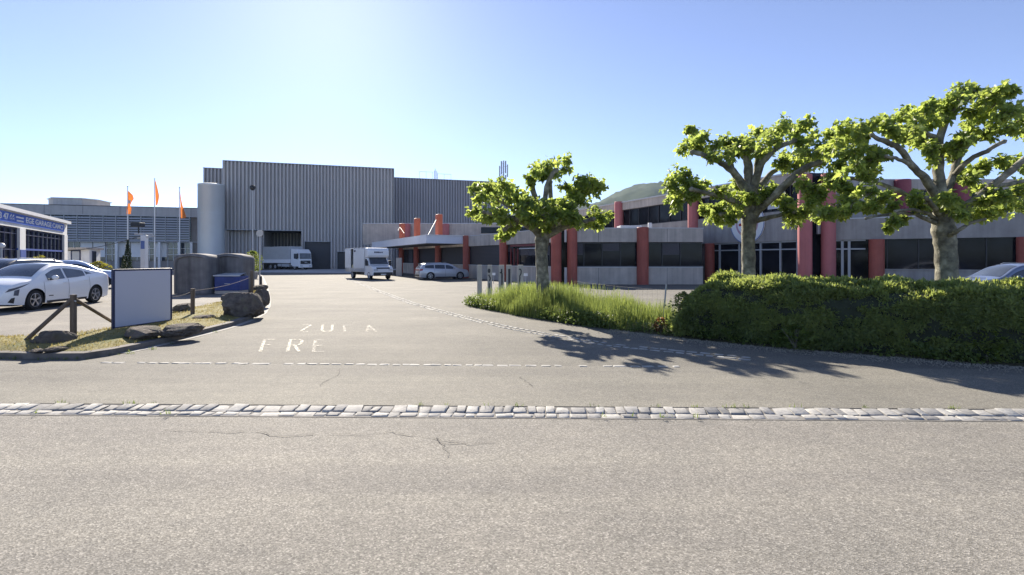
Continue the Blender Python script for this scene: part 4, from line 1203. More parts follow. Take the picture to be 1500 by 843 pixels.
for sgn in (1, -1):
    q = MB(); q.add([(3.6,sgn*1.228,1.9),(4.62,sgn*1.228,1.75),(4.52,sgn*1.228,2.7),(3.6,sgn*1.228,2.7)], [(0,1,2,3)]); q.build('side_window', M['carglass'], tr)
    q = MB(); q.box(4.75, 4.95, sgn*1.45-.12, sgn*1.45+.12, 1.9, 2.7); q.tube([(4.7, sgn*1.2, 2.75), (4.85, sgn*1.45, 2.75)], .03, 6); q.build('wing_mirror', M['plastic'], tr, bevel=.03)
    q = MB(); q.box(5.09, 5.12, sgn*.85-.25, sgn*.85+.25, .55, .75); q.build('headlight', M['lamp'], tr)
    for xw in (3.75, -1.6, -2.95): wheel(tr, xw, sgn*1.02, .5, .34, sgn, 9, M['rimsteel'], .6)
MB().box(-5.2, 2.6, -1.27, 1.27, 1.75, 3.95).build('tarpaulin_body', M['tarp'], tr, bevel=.06)
MB().box(-5.22, 2.62, -1.29, 1.29, 1.12, 1.76).build('drop_side', M['paintw'], tr, bevel=.02)
MB().box(-5.1, 3.2, -.45, .45, .62, 1.1).build('chassis', M['plastic'], tr)
q = MB(); q.box(.2, 2.2, -1.2, -.7, .5, 1.0); q.box(-.9, .1, -1.2, -1.15, .55, 1.0); q.box(.2, 2.2, .7, 1.2, .5, 1.0); q.build('fuel_tank', M['mull'], tr, bevel=.05)
# ------------------------------------------------------------------ small things on the left island
bd = thing('signboard', 'blank grey-lavender board in a navy frame standing among rocks on the dry verge', 'signboard')
bl, br = G(166, 484, .16), G(249.5, 472, .16)
BL, BW, bdd, bn_ = frame(bl, br)
zb0 = CH - (481-HY)/F*bl[1]; zb1 = CH - (396-HY)/F*bl[1]
MB().fbox(BL, 0, BW, -.02, .02, zb0, zb1).build('panel', M['signface'], bd)
q = MB()
for (a, b_) in ((-.035,.02),(BW-.02,BW+.035)): q.fbox(BL, a, b_, -.022, .026, .08, zb1+.015)
q.fbox(BL, .02, BW-.02, -.022, .026, zb1-.025, zb1+.02); q.fbox(BL, .02, BW-.02, -.022, .026, zb0-.015, zb0+.015)
q.build('frame', M['navy'], bd, bevel=.008)

def boulder(name, label, px, py, w, h, d, seed, m=None, z=.13, group=None, flat=1., Yo=0):
    bm = bmesh.new(); bmesh.ops.create_icosphere(bm, subdivisions=5, radius=1)
    x, y = G(px, py, z); y += d*.45
    for v in bm.verts:
        c = v.co.copy(); q_ = c*1.25 + Vector((seed*7.3, seed*3.1, 0))
        k = 1 + .28*noise.noise(q_) + .15*noise.noise(q_*2.6) + .09*abs(noise.noise(q_*5.5)) + .06*noise.noise(q_*12) + .03*noise.noise(q_*25)
        cc = c*k; cc.z = math.copysign(abs(cc.z)**(.75), cc.z) if flat < 1 else cc.z
        for ax_ in (Vector((.6,.3,.75)), Vector((-.7,-.5,.5)), Vector((.2,-.95,.25)), Vector((.9,-.3,.2)), Vector((-.5,-.8,.1)), Vector((.1,.1,1)), Vector((.5,-.7,.5))):     # chipped facets
            a_ = (ax_ + Vector((noise.noise((seed,1,ax_.x)), noise.noise((seed,2,ax_.y)), 0))*.4).normalized(); dd = cc.dot(a_) - .80
            if dd > 0: cc -= a_*dd*.85
        v.co = Vector((cc.x*w*.5, cc.y*d*.5, cc.z*h*.55))
    me = bpy.data.meshes.new(name); bm.to_mesh(me); bm.free(); me.materials.append(m or M['rock'])
    me.polygons.foreach_set("use_smooth", [True]*len(me.polygons)); me.set_sharp_from_angle(angle=R(24))
    o = bpy.data.objects.new(name, me); COL.objects.link(o); o.location = (x, y, z+h*.38); o.rotation_euler = (0,0,seed)
    return tag(o, label, 'rock', group)
GR = 'rocks set along the dry verge'
boulder('boulder', 'largest brown boulder, waist-high, beside the drive in front of the blue box', 347, 464, 1.16, .76, .95, 1, flat=.6, group=GR)
boulder('boulder', 'squat boulder with a pale top tucked behind the largest one at the kerb', 379, 447, .52, .60, .55, 2.2, group=GR)
boulder('boulder', 'small dark rock at the foot of the slim mirror pole', 377, 427, .7, .35, .6, 3.7, group=GR)
boulder('boulder', 'low speckled rock below the blank board, nearest the drive', 253, 493, .82, .26, .55, 4.1, group=GR)
boulder('boulder', 'low dark rock in the shade of the blank board', 192, 498, .85, .26, .6, 5.3, group=GR)
boulder('boulder', 'mossy rock under the slanting left brace of the wooden post', 66, 507, .62, .30, .5, 6.8, group=GR)
boulder('boulder', 'flat stone lying by the kerb at the left brace', 74, 515, .42, .07, .25, 7.7, group=GR)
boulder('boulder', 'flat pale slab lying beside the mossy rock at the kerb', 47, 517, .3, .06, .2, 8.4, group=GR)
boulder('boulder', 'low rock in the grass just behind the blank board', 263, 458, .62, .30, .5, 9.2, group=GR)
boulder('boulder', 'small dark rock at the foot of the thin wooden post', 290, 470, .62, .14, .36, 10.6, group=GR)
boulder('boulder', 'dark twiggy-looking stone left of the thin wooden post', 272, 467, .42, .08, .3, 11.9, group=GR)

# post with two raking braces
bp = thing('braced_post', 'square wooden post propped by two slanting braces on the dry verge', 'post')
px_, py_ = G(107.5, 494, .17); ztop = CH - (432-HY)/F*py_
MB().box(px_-.042, px_+.042, py_-.042, py_+.042, .05, ztop).build('post', M['wood'], bp, bevel=.008)
a = G(33, 501, .16); MB().tube([(a[0], a[1], .13), (px_-.03, py_+.0, ztop-.09)], .038, 8).build('brace', M['wood'], bp, smooth=60)
a = G(166, 478, .18); MB().tube([(a[0]-.02, a[1]+.1, .22), (px_+.03, py_+.0, ztop-.09)], .036, 8).build('brace', M['wood'], bp, smooth=60)
MB().tube([(px_, py_, ztop-.12), (px_+.09, py_-.05, ztop-.13)], .012, 6).build('bolt', M['pole'], bp)

wf = thing('wire_fence', 'low sagging wire strung between two thin wooden posts on the verge', 'fence')
w1, w2 = G(282, 462, .17), G(369, 433, .12)
z1, z2 = CH-(423-HY)/F*w1[1], CH-(397-HY)/F*w2[1]
MB().tube([(w1[0], w1[1], 0), (w1[0]+.01, w1[1], z1)], .055, 8).build('post', M['wood'], wf, smooth=60)
MB().tube([(w2[0], w2[1], 0), (w2[0]-.01, w2[1], z2)], .06, 8).build('post', M['wood'], wf, smooth=60)
s0 = BL(BW, 0, 0)
def sag(a, b_, d, n_=10): return [a.lerp(b_, i/n_) - Vector((0,0,d*4*(i/n_)*(1-i/n_))) for i in range(n_+1)]
MB().tube(sag(Vector((s0.x, s0.y, .80)), Vector((w1[0], w1[1], z1-.06)), .05), .006, 6).build('wire', M['wood'], wf)
MB().tube(sag(Vector((w1[0], w1[1], z1-.06)), Vector((w2[0], w2[1], z2-.25)), .1), .006, 6).build('wire', M['wood'], wf)

# two tall round-topped grey blocks
def hood(label, pxa, pxb, pyt, pyb, seed, Y=None):
    z0 = .10; x0, y0 = G(pxa, pyb, z0); 
    xa, xb = (pxa-CX)/F*y0, (pxb-CX)/F*y0; w = xb-xa; h = CH-(pyt-HY)/F*y0 - z0
    o = thing('stone_hood', label, 'block', ((xa+xb)/2, y0+.55, z0), group='round-topped grey blocks')
    def outline(ins, top):
        pts = []; hw = w/2-ins; hh = h-ins-top; r = hw*.36
        pts += [(-hw*.985, 0), (-hw, hh-r*1.15)]
        for k in range(1, 12):
            a_ = math.pi - (math.pi/2)*k/12; pts.append((-hw+r+r*math.cos(a_), hh-r*1.15+r*.95*math.sin(a_)))
        for k in range(0, 11):
            t = k/10; pts.append((lerp(-hw+r, hw-r, t), hh-r*.20+r*.20*math.sin(math.pi*t)))
        for k in range(1, 12):
            a_ = math.pi/2 - (math.pi/2)*k/12; pts.append((hw-r+r*math.cos(a_), hh-r*1.15+r*.95*math.sin(a_)))
        pts += [(hw, hh-r*1.15), (hw*.985, 0)]
        return pts
    rows = []
    for yy, ins in ((.55,.06),(.5,.015),(.42,0),(-.42,0),(-.52,.02),(-.55,.06)):
        rows.append([(x+.006*noise.noise((x*4,z*4,seed+yy)), yy+.012*noise.noise((x*2,z*2,seed)), z+.02*noise.noise((x*3+seed, yy*3, 2))*(z>.1)) for x, z in outline(ins, 0)])
    q = MB(); q.grid(rows); 
    f0 = rows[-1]; 
    q.add(rows[0], [tuple(range(len(rows[0])))])
    q.build('shell', M['block'], o, smooth=50)
    ins = [(x, -.53 if True else 0, z) for x, z in outline(.13, 0)]
    q = MB(); q.grid([rows[-1], [(x, -.57, z) for x, z in outline(.13, 0)], [(x, -.47, z) for x, z in outline(.17, 0)]])
    q.add([(x, -.47, z) for x, z in outline(.17, 0)], [tuple(range(len(f0)))])
    q.build('front_face', M['block'], o, smooth=30)
    return o
hood('tall weathered grey block with a rounded top, left of the blue box', 253, 306, 371.5, 431, 1)
hood('tall weathered grey block with a rounded top, directly behind the blue box', 307.5, 357.5, 371.5, 429, 2)
bb = thing('grit_box', 'dark blue box with a pale lid in front of the right grey block', 'box')
x0, y0 = G(314, 430.5, .1); xb = (351.5-CX)/F*y0; zt_ = CH-(405-HY)/F*y0
MB().box(x0, xb, y0, y0+.8, .24, zt_).build('body', mat('deep_blue_box', (.02,.045,.20), .5, .15), bb, bevel=.02)
MB().box(x0, xb-.02, y0+.02, y0+.8, .08, .235).build('plinth', M['conc'], bb, bevel=.01)
q = MB(); q.xprism([(0,0),(0,0)], 0, 0) if False else None
q = MB(); q.grid([[(x0-.04, y0-.05, zt_), (xb+.04, y0-.05, zt_)], [(x0-.04, y0-.05, zt_+.05), (xb+.04, y0-.05, zt_+.05)], [(x0+.1, y0+.75, zt_+.14), (xb-.1, y0+.75, zt_+.14)], [(x0+.1, y0+.8, zt_), (xb-.1, y0+.8, zt_)]])
q.build('lid', M['coping'], bb)
MB().box((x0+xb)/2-.12, (x0+xb)/2+.12, y0-.02, y0-.002, .55, .58).build('handle', M['pole'], bb)

# slim pole with a small pale octagonal plate
mp = thing('mirror_pole', 'slim grey pole carrying a small pale octagonal disc beside the drive', 'sign pole')
mx, my = G(380.5, 424, .0); zc = CH-(342-HY)/F*my
MB().tube([(mx, my, -.05), (mx+.01, my, zc-.1)], .04, 10).build('pole', M['pole'], mp, smooth=60)
q = MB(); r_ = 5.2/F*my
o8 = [(mx+.02+r_*math.cos(math.pi/8+k*math.pi/4), zc+r_*math.sin(math.pi/8+k*math.pi/4)) for k in range(8)]
q.xprism(o8, my-.06, my-.03); q.build('plate', mat('pale_plate', (.55,.53,.50), .5), mp)
MB().box(mx-.03, mx+.05, my-.03, my+.03, zc-.22, zc-.12).build('bracket', M['plastic'], mp)
MB().box(mx+.03, mx+.12, my-.06, my+.03, .25, .75).build('reflector', M['plastic'], mp)

# street lamp in front of the hall
sl = thing('street_lamp', 'tall thin street lamp with a dark round head in front of the ribbed hall', 'street lamp')
p = P(370, 275, 60)
MB().tube([(p.x, 60, -.2), (p.x, 60, p.z-.3)], [.09,.055], 10).build('pole', M['pole'], sl, smooth=60)
MB().lathe([(0,.35),(.2,.32),(.33,.12),(.33,0),(.22,-.18),(.08,-.3),(0,-.3)], 'z', (p.x, 60, p.z-.05), 20).build('lamp_head', M['plastic'], sl, smooth=50)

# flagpoles
M['flag'] = leafmat('orange_flag_cloth', (.60,.17,.04), (.70,.23,.06), (.62,.20,.05), .38, .8, 2)
M['flagpale'] = mat('pale_flag_stripe', (.6,.55,.55), .8, .1, 3)
for lab, px, pyt, fa, fb, wpx, seed in (('flagpole with an orange flag hanging in wide folds, nearest the garage', 187, 273.5, 280, 314, 9, 1), ('tallest flagpole with a narrow furled orange flag', 226.5, 262.5, 264, 301, 6.5, 2), ('flagpole with a drooping orange flag, nearest the metal silo', 263, 275, 281, 320, 6.5, 3)):
    Y = 74.0; p = P(px, pyt, Y)
    fl = thing('flagpole', lab, 'flagpole', (p.x, Y, -.2), group='flagpoles in front of the office block')
    hgt = p.z+.2
    MB().tube([(0,0,0),(0,0,hgt)], [.09,.05], 8).build('pole', M['white'], fl, smooth=60)
    q = MB(); q.lathe([(0,.1),(.08,.05),(.09,0),(.05,-.06)], 'z', (0,0,hgt), 10); q.build('finial', M['pole'], fl, smooth=60)
    za, zb_ = CH-(fa-HY)/F*Y+.2, CH-(fb-HY)/F*Y+.2; wd = wpx/F*Y
    rows = []; rows2 = []
    nn = 26
    for j in range(nn+1):
        t = j/nn; row = []
        prof = {1: [(0,.05),(.12,.7),(.3,1.0),(.45,.75),(.62,.6),(.75,.95),(.93,.8),(1,.75)], 2: [(0,.05),(.3,.6),(.6,1),(.8,.75),(1,.35)], 3: [(0,.04),(.35,.35),(.7,.75),(.95,1.1),(1,.8)]}[seed]
        low_ = {1: -.12, 2: .08, 3: .12}[seed]
        wj = interp(prof, t)*wd; xo = low_*wd*t*2
        for i in range(9):
            u = i/8
            row.append((xo+.05+u*wj, .22*math.sin(u*7+t*4+seed)*min(1,wj)*u**.5, za+(zb_-za)*t - .25*u*wj*(1-t)))
        rows.append(row)
    q = MB(); q.grid(rows); fo = q.build('flag', [M['flag']], fl, smooth=180)
    if seed == 1:
        q = MB(); q.grid([[(x, y-.03, z) for x, y, z in r__[2:6]] for r__ in rows[10:15]]); q.build('emblem_stripe', M['flagpale'], fo, smooth=180)
# thick white post with floodlight box
fp = thing('floodlight_post', 'thick white post with crossarm and a dark floodlight box, left of the silo', 'floodlight post')
Y = 45; p = P(211.5, 379, Y); zt_ = CH+34/F*Y
MB().box(p.x-.22, p.x+.22, Y-.2, Y+.2, -.1, zt_).build('post', M['white'], fp, bevel=.03)
MB().box(p.x-.16, p.x+.16, Y-.23, Y-.2, zt_-1.2, zt_-.5).build('sign_plate', mat('plate_blue', (.12,.18,.4), .5), fp)
q = MB(); q.tube([(p.x-.85, Y, zt_+.12), (p.x+.75, Y, zt_+.1)], .07, 8); q.tube([(p.x-.6, Y, zt_-.25), (p.x+.95, Y, zt_-.05)], .05, 8); q.tube([(p.x, Y, zt_-.1), (p.x, Y, zt_+.15)], .1, 8); q.build('crossarm', M['pole'], fp)
q = MB(); q.box(p.x-.98, p.x-.18, Y-.35, Y+.35, zt_+.72, zt_+1.1); q.tube([(p.x-.5, Y, zt_+.1), (p.x-.52, Y, zt_+.75)], .06, 8); q.build('floodlight', M['plastic'], fp, bevel=.06)
# cable from hut to the post
cb = MB(); cb.tube(sag(P(97, 367.5, 50), P(205, 346, 45), .25, 14), .03, 6)
tag(cb.build('cable', M['plastic']), 'dark cable hanging between the white hut and the floodlight post', 'cable')

# lantern and blue cabinet at the very left
ln = thing('lantern', 'white globe lantern on a short post at the left edge in front of the garage', 'lantern')
p = P(1.5, 360, 27)
MB().tube([(p.x, 27, 0), (p.x, 27, p.z)], .06, 8).build('post', M['pole'], ln)
q = MB(); q.lathe([(0,.14),(.1,.12),(.17,.03),(.17,-.03),(.1,-.12),(0,-.14)], 'z', (p.x, 27, p.z), 16); q.build('globe', M['white'], ln, smooth=60)
cbn = thing('cabinet', 'small grey-blue cabinet with a pale top at the left edge behind the dark car', 'cabinet')
p0, p1 = P(-6, 395, 25), P(9.5, 384, 25)
MB().box(p0.x, p1.x, 25, 25.5, .1, p1.z).build('body', mat('cabinet_blue', (.16,.22,.40), .5), cbn, bevel=.02)
MB().box(p0.x-.03, p1.x+.03, 24.96, 25.53, p1.z, p1.z+.04).build('top', M['coping'], cbn)

# five timber posts with dark markings in the tall grass
def glyph_boxes(kind):
    if kind == '8': return [((.12,.05),(.30,.05)),((.30,.05),(.30,.95)),((.12,.95),(.30,.95)),((.12,.05),(.12,.95)),((.12,.5),(.30,.5))]
for px, kind, lab in ((702.5,'', 'plain pale timber post, unmarked, standing nearest the drive'), (717.5,'8', 'pale timber post with a round dark figure and stroke, second from the drive'), (734.5,'4', 'pale timber post with a dark hooked mark, middle one of the five'), (745.5,'1', 'pale timber post with a long dark upright groove'), (762.5,'2', 'pale timber post with a black question-mark-like figure nearest the first tree trunk')):
    Y = 24.0; px = {745.5: 745.5}.get(px, px); p = P(px, 388.5, Y); w = .105 if kind in ('', '8') else .13
    po = thing('number_post', lab, 'post', (p.x, Y, 0), group='pale timber posts in the tall grass')
    h = p.z
    MB().box(-w, w, -w, w, -.05, h).build('post', M['woodpale'], po, bevel=.012)
    q = MB(); f = -w-.004
    def st(pts, wd=.028):
        for (xa, za), (xc, zc) in zip(pts, pts[1:]):
            d = Vector((xc-xa, 0, zc-za)); 
            if d.length == 0: continue
            d.normalize(); nx, nz = -d.z*wd, d.x*wd
            q.add([(xa+nx,f,za+nz),(xa-nx,f,za-nz),(xc-nx,f,zc-nz),(xc+nx,f,zc+nz)], [(0,1,2,3)])
    if kind == '8':
        n_ = 12; st([(-.03+.035*math.cos(2*math.pi*k/n_), h-.27+.085*math.sin(2*math.pi*k/n_)) for k in range(n_+1)], .03); st([(-.05,h-.45),(.03,h-.62),(-.01,h-.75)], .03); st([(-.02,h-.85),(-.02,h-1.1)], .025)
    if kind == '4': st([(.01,h-.18),(.02,h-.35),(-.07,h-.36)], .035); st([(.03,h-.36),(.03,h-.95)], .035)
    if kind == '1': st([(.02,h-.18),(.02,h-1.0)], .05)
    if kind == '2': st([(-.08,h-.20),(.0,h-.19),(.03,h-.28),(.02,h-.40),(-.04,h-.52),(-.03,h-.62),(-.05,h-.75),(-.03,h-.95)], .026)
    if q.f: q.build('marking', M['dark'], po)
# little white plates on stakes at the low building
for px, py, Y, lab in ((723, 401.5, 37.5, 'small white plate on a low stake between the timber posts'), (770, 402.5, 36.0, 'small white plate on a low stake left of the first tree trunk')):
    p = P(px, py, Y); sp = thing('stake_sign', lab, 'sign', (p.x, Y, -.12), group='small plates on stakes')
    MB().tube([(0,0,0),(0,0,p.z+.12)], .02, 6).build('stake', M['pole'], sp)
    MB().box(-.14, .14, -.03, -.02, p.z+.02, p.z+.2).build('plate', M['white'], sp)
# thin fence stakes with wire netting in the grass
nf = thing('netting_fence', 'thin leaning steel stake with wire netting between tall grass and hedge', 'fence')
q0 = G(971, 470, .1); zt_ = CH-(417-HY)/F*q0[1]
MB().tube([(q0[0], q0[1], 0), (q0[0]+.09, q0[1], zt_)], .022, 8).build('stake', M['pole'], nf)
q1 = G(838, 445, .05); MB().tube([(q1[0], q1[1], 0), (q1[0], q1[1], CH-(408-HY)/F*q1[1])], .025, 8).build('stake', M['wood'], nf)
q = MB()
for k in range(5): q.tube(sag(Vector((q1[0], q1[1], .15+k*.19)), Vector((q0[0]+.05, q0[1], .15+k*.19)), .03, 6), .0016, 4, cap=False)
for k in range(24):
    t = k/23; x = lerp(q1[0], q0[0], t); y = lerp(q1[1], q0[1], t); q.tube([(x,y,.1),(x+.01,y,.92)], .0012, 4, cap=False)
q.build('netting', mat('rusty_wire', (.12,.11,.10), .7), nf)
# odds and ends by the loading door
pl = thing('leaning_panel', 'grey panel leaning by the dark doorway behind the box van', 'panel')
p0, p1 = P(580, 405, 56), P(588.5, 378, 56)
MB().box(p0.x, p1.x, 56, 56.1, -.15, p1.z).build('panel', M['flash'], pl, bevel=.02)
MB().box(p0.x-.05, p1.x+.05, 56.1, 56.5, -.15, .0).build('foot', M['dark'], pl)
# ------------------------------------------------------------------ trees and planting
M['leaf'] = leafmat('plane_leaf', (.105,.16,.042), (.185,.25,.066), (.47,.57,.135), .55, .42, 1.6)
m, t, n, l, b = newmat('plane_bark'); b.inputs["Roughness"].default_value = .85
na = tex_noise(t, 5, 5, .6); ra = ramp(t, na.outputs[0], [(.36, (.085,.078,.058)), (.47, (.16,.15,.11)), (.56, (.23,.215,.155)), (.70, (.40,.38,.30))])
l.new(ra.outputs[0], b.inputs["Base Color"]); bump(t, b, tex_noise(t, 14, 7, .65).outputs[0], .7, .03)
M['bark'] = m
LEAF = [(0,0),(.32,.10),(.50,.42),(.27,.48),(.20,.75),(0,1.0),(-.20,.75),(-.27,.48),(-.50,.42),(-.32,.10)]
def leaf(mb, c, s_, d, nrm, fold=.25):
    d = d.normalized(); sd = d.cross(nrm).normalized(); up_ = sd.cross(d)
    vs = [c + d*(y*s_) + sd*(x*s_) + up_*(abs(x)*fold*s_) - up_*(y*y*.15*s_) for x, y in LEAF]
    mb.add(vs, [(0,1,2,3,4,5),(0,5,6,7,8,9)])
def rdir(): 
    while True:
        v = Vector((random.uniform(-1,1), random.uniform(-1,1), random.uniform(-1,1)))
        if .05 < v.length < 1: return v.normalized()
def plane_tree(label, trunk, limbs, clumps, Y, seed, dens, lsize):
    random.seed(seed)
    base = P(trunk[0][0], trunk[0][1], Y)
    t = thing('plane_tree', label, 'tree', (base.x, Y, .05), group='pollarded plane trees on the verge')
    O = Vector((base.x, Y, .05))
    q = MB()
    tp = [P(px, py, Y+dy) - O for px, py, r, dy in trunk]; tr_ = [r for _, _, r, _ in trunk]
    tp[0].z = -.1
    # subdivide the trunk for lumps
    pts, rad = [], []
    for i in range(len(tp)-1):
        for k in range(5):
            f = k/5; pts.append(tp[i].lerp(tp[i+1], f)); rad.append(lerp(tr_[i], tr_[i+1], f)*(1+.05*math.sin(i*3+k*2.1)))
    pts.append(tp[-1]); rad.append(tr_[-1]); rad[0] *= 1.3; rad[1] *= 1.08
    q.tube(pts, rad, 18)
    q.build('trunk', M['bark'], t, smooth=180)
    for lb in limbs:
        q = MB(); ps = [P(px, py, Y+dy)-O for px, py, r, dy in lb]; rs_ = [r for _, _, r, _ in lb]
        pp, rr_ = [], []
        for i in range(len(ps)-1):
            for k in range(4):
                f = k/4
                a0 = ps[max(i-1,0)]; a1, a2 = ps[i], ps[i+1]; a3 = ps[min(i+2,len(ps)-1)]
                c = .5*((2*a1)+(a2-a0)*f+(2*a0-5*a1+4*a2-a3)*f*f+(3*a1-a0-3*a2+a3)*f**3)
                pp.append(c + Vector((random.gauss(0,.008), random.gauss(0,.008), random.gauss(0,.008)))); rr_.append(lerp(rs_[i], rs_[i+1], f)*random.uniform(.93,1.1))
        pp.append(ps[-1]); rr_.append(rs_[-1])
        pp.append(ps[-1] + (pp[-1]-pp[-2]).normalized()*rs_[-1]*1.2); rr_.append(rs_[-1]*1.35)   # pollard knuckle
        pp.append(pp[-1] + (pp[-1]-pp[-2]).normalized()*rs_[-1]*1.2); rr_.append(rs_[-1]*.5)
        q.tube(pp, rr_, 10); q.build('limb', M['bark'], t, smooth=180)
    lf = MB(); tw = MB()
    sp = F/Y
    for cl in clumps:
        px, py, r = cl[:3]; dy = cl[3] if len(cl) > 3 else random.gauss(0, .55)
        c = P(px, py, Y+dy) - O; rm = r/sp
        nsh = random.randint(5, 8)
        core = c - Vector((0,0,rm*.35))
        for _ in range(nsh):
            d = rdir(); d.z = d.z*.8+.35; tip = core + d.normalized()*rm*random.uniform(.7,1.15)
            tw.tube([core, core.lerp(tip,.5)+Vector((random.gauss(0,.02),random.gauss(0,.02),.03)), tip], [.014,.009,.004], 4, cap=False)
            nl = int(dens*random.uniform(.7,1.3))
            for k in range(nl):
                f = random.uniform(.25,1.08); o = core.lerp(tip, f)
                off_ = rdir()*rm*.38*random.random()**.6
                sz = lsize*random.choice([.45,.65,.85,1,1.15,1.4])*random.uniform(.85,1.15)
                nrm = (Vector((0,0,1))*.75 + rdir()*.75).normalized()
                dd = (off_.normalized()*.8 + rdir()*.6 + Vector((0,0,-.35)))
                dd = dd - nrm*dd.dot(nrm)*.6
                leaf(lf, o+off_, sz, dd, nrm, random.uniform(.1,.4))
    lf.add(tw.v, tw.f, 1); ft = lf.build('foliage', [M['leaf'], M['bark']], t)
    return t
# clump lists: picture column, row, radius (rows give real heights at the tree's own distance)
T1c = [(784,251,13),(800,243,12),(815,238,13),(826,233,11),(812,250,12),(778,262,11),(798,258,11),(790,246,10),(830,246,8),
       (868,262,13),(857,273,12),(848,265,11),(874,272,11),(864,280,12),(843,278,10),(838,290,11),(850,290,10),(827,270,7),
       (866,312,13),(880,318,11),(858,324,11),(846,318,11),(890,316,6),(870,328,8),
       (700,277,12),(714,272,12),(726,283,13),(737,272,12),(748,277,12),(754,287,11),(708,287,10),(740,286,11),(731,292,9),
       (695,305,11),(706,311,12),(718,315,10),(731,311,12),(740,318,9),(700,315,7),
       (745,336,10),(736,342,8),(752,331,8),(740,332,8),
       (765,291,10),(776,303,12),(790,314,12),(803,306,12),(815,312,11),(760,305,10),(800,322,11),(821,297,11),(830,306,11),(785,296,10),(812,298,9),(775,318,10),(835,318,10),(822,326,9),(764,318,8),(800,333,6),(772,296,11,-.9),(796,300,12,-1.1),(822,312,11,-1.0),(768,312,11,-1.1),(784,322,10,-.9),(808,318,11,-1.0),(838,300,10,-.8),(842,320,9,-.9)]
T1l = [[(795,348,.20,0),(770,326,.13,-.3),(752,328,.10,-.5),(742,334,.08,-.6)],[(795,345,.2,0),(766,318,.14,.4),(742,300,.10,.6),(720,288,.09,.7)],[(793,342,.17,0),(758,322,.12,-.5),(735,318,.09,-.8),(712,312,.07,-.9)],
       [(794,338,.17,0),(785,300,.13,.2),(780,272,.11,.2)],[(795,338,.17,0),(797,300,.12,-.2),(803,268,.10,-.3),(812,252,.09,-.3)],[(797,336,.16,.1),(806,300,.11,.4),(806,270,.09,.5)],
       [(799,342,.18,0),(825,312,.13,.2),(845,290,.11,.3),(858,278,.09,.4)],[(800,346,.17,0),(830,332,.12,-.4),(850,328,.10,-.6),(866,322,.08,-.7)],[(800,344,.15,0),(822,326,.11,.7),(838,312,.09,1.0)]]
plane_tree('pollarded plane tree with a low compact crown standing alone in the tall grass', [(795,440,.215,0),(794.5,400,.19,0),(793,370,.19,0),(794,350,.22,0),(796,336,.18,0)], [[(a,b_,r*.72,d) for a,b_,r,d in l_] for l_ in T1l], [(c_[0],c_[1],c_[2]*1.15,*c_[3:]) for c_ in T1c], 16.0, 11, 20, .125)
T2c = [(1006,215,13),(1016,199,12),(1024,212,14),(1036,222,13),(1048,214,13),(1056,205,11),(1062,222,12),(1042,230,11),(1011,188,7),(1030,200,10),(1066,210,8),
       (1086,215,14),(1078,224,13),(1096,206,13),(1110,195,13),(1121,205,13),(1106,219,12),(1118,224,11),(1128,194,9),(1082,206,10),(1134,206,8),
       (1150,180,12),(1161,190,13),(1172,185,12),(1181,177,10),(1166,204,12),(1187,200,12),(1153,224,13),(1144,236,11),(1170,224,13),(1186,224,13),(1201,215,12),(1166,240,13),(1150,241,10),(1216,224,11),(1182,240,11),(1200,232,10),(1140,192,8),
       (990,250,12),(1001,255,12),(1011,263,13),(1020,272,11),(986,286,11),(1000,280,13),(982,268,10),(1025,268,9),(992,296,9),(1012,284,9),
       (1056,276,11),(1066,285,12),(1077,291,13),(1086,281,11),(1096,291,11),(1061,299,11),(1082,270,9),(1102,300,10),(1076,305,11),(1118,283,8),(1130,277,7),(1144,292,9),(1152,296,8),(1135,290,6),
       (1040,309,11),(1051,315,11),(1062,311,10),(1080,310,9),(1049,303,8),(1034,305,7),(1066,320,7),
       (1150,311,11),(1165,317,12),(1176,310,12),(1187,305,10),(1158,322,7)]
T2l = [[(1098,290,.17,0),(1082,262,.14,-.1),(1062,242,.12,-.2),(1040,232,.10,-.3),(1018,224,.08,-.3)],[(1097,280,.18,0),(1096,250,.16,.1),(1094,228,.13,.1)],[(1103,280,.18,0),(1111,252,.14,-.2),(1122,232,.11,-.3),(1140,216,.09,-.4),(1160,208,.08,-.4)],
       [(1106,288,.14,0),(1122,262,.11,.5),(1135,250,.09,.7),(1152,243,.08,.8)],[(1100,318,.17,0),(1122,298,.14,-.4),(1150,272,.13,-.8),(1172,250,.12,-1.0),(1195,240,.09,-1.1)],[(1094,306,.12,0),(1068,292,.10,-.4),(1040,284,.08,-.6),(1015,278,.07,-.8)],
       [(1092,318,.10,0),(1076,314,.075,-.3),(1058,314,.06,-.5)],[(1096,282,.14,.1),(1078,262,.10,.6),(1070,238,.08,.9)],[(1108,282,.14,.1),(1108,250,.10,.5),(1110,225,.09,.6)],[(1104,325,.12,0),(1130,318,.08,-.5),(1160,312,.06,-.8)]]
plane_tree('pollarded plane tree in the hedge with a straight trunk hiding part of the round sign', [(1098,470,.185,0),(1096.5,400,.172,0),(1096,350,.168,0),(1098,318,.195,0),(1099,290,.165,0),(1099,272,.14,0)], [[(a,b_,r*.70,d) for a,b_,r,d in l_] for l_ in T2l], [(a,b_,r*1.2) for a,b_,r in T2c], 13.5, 22, 24, .11)
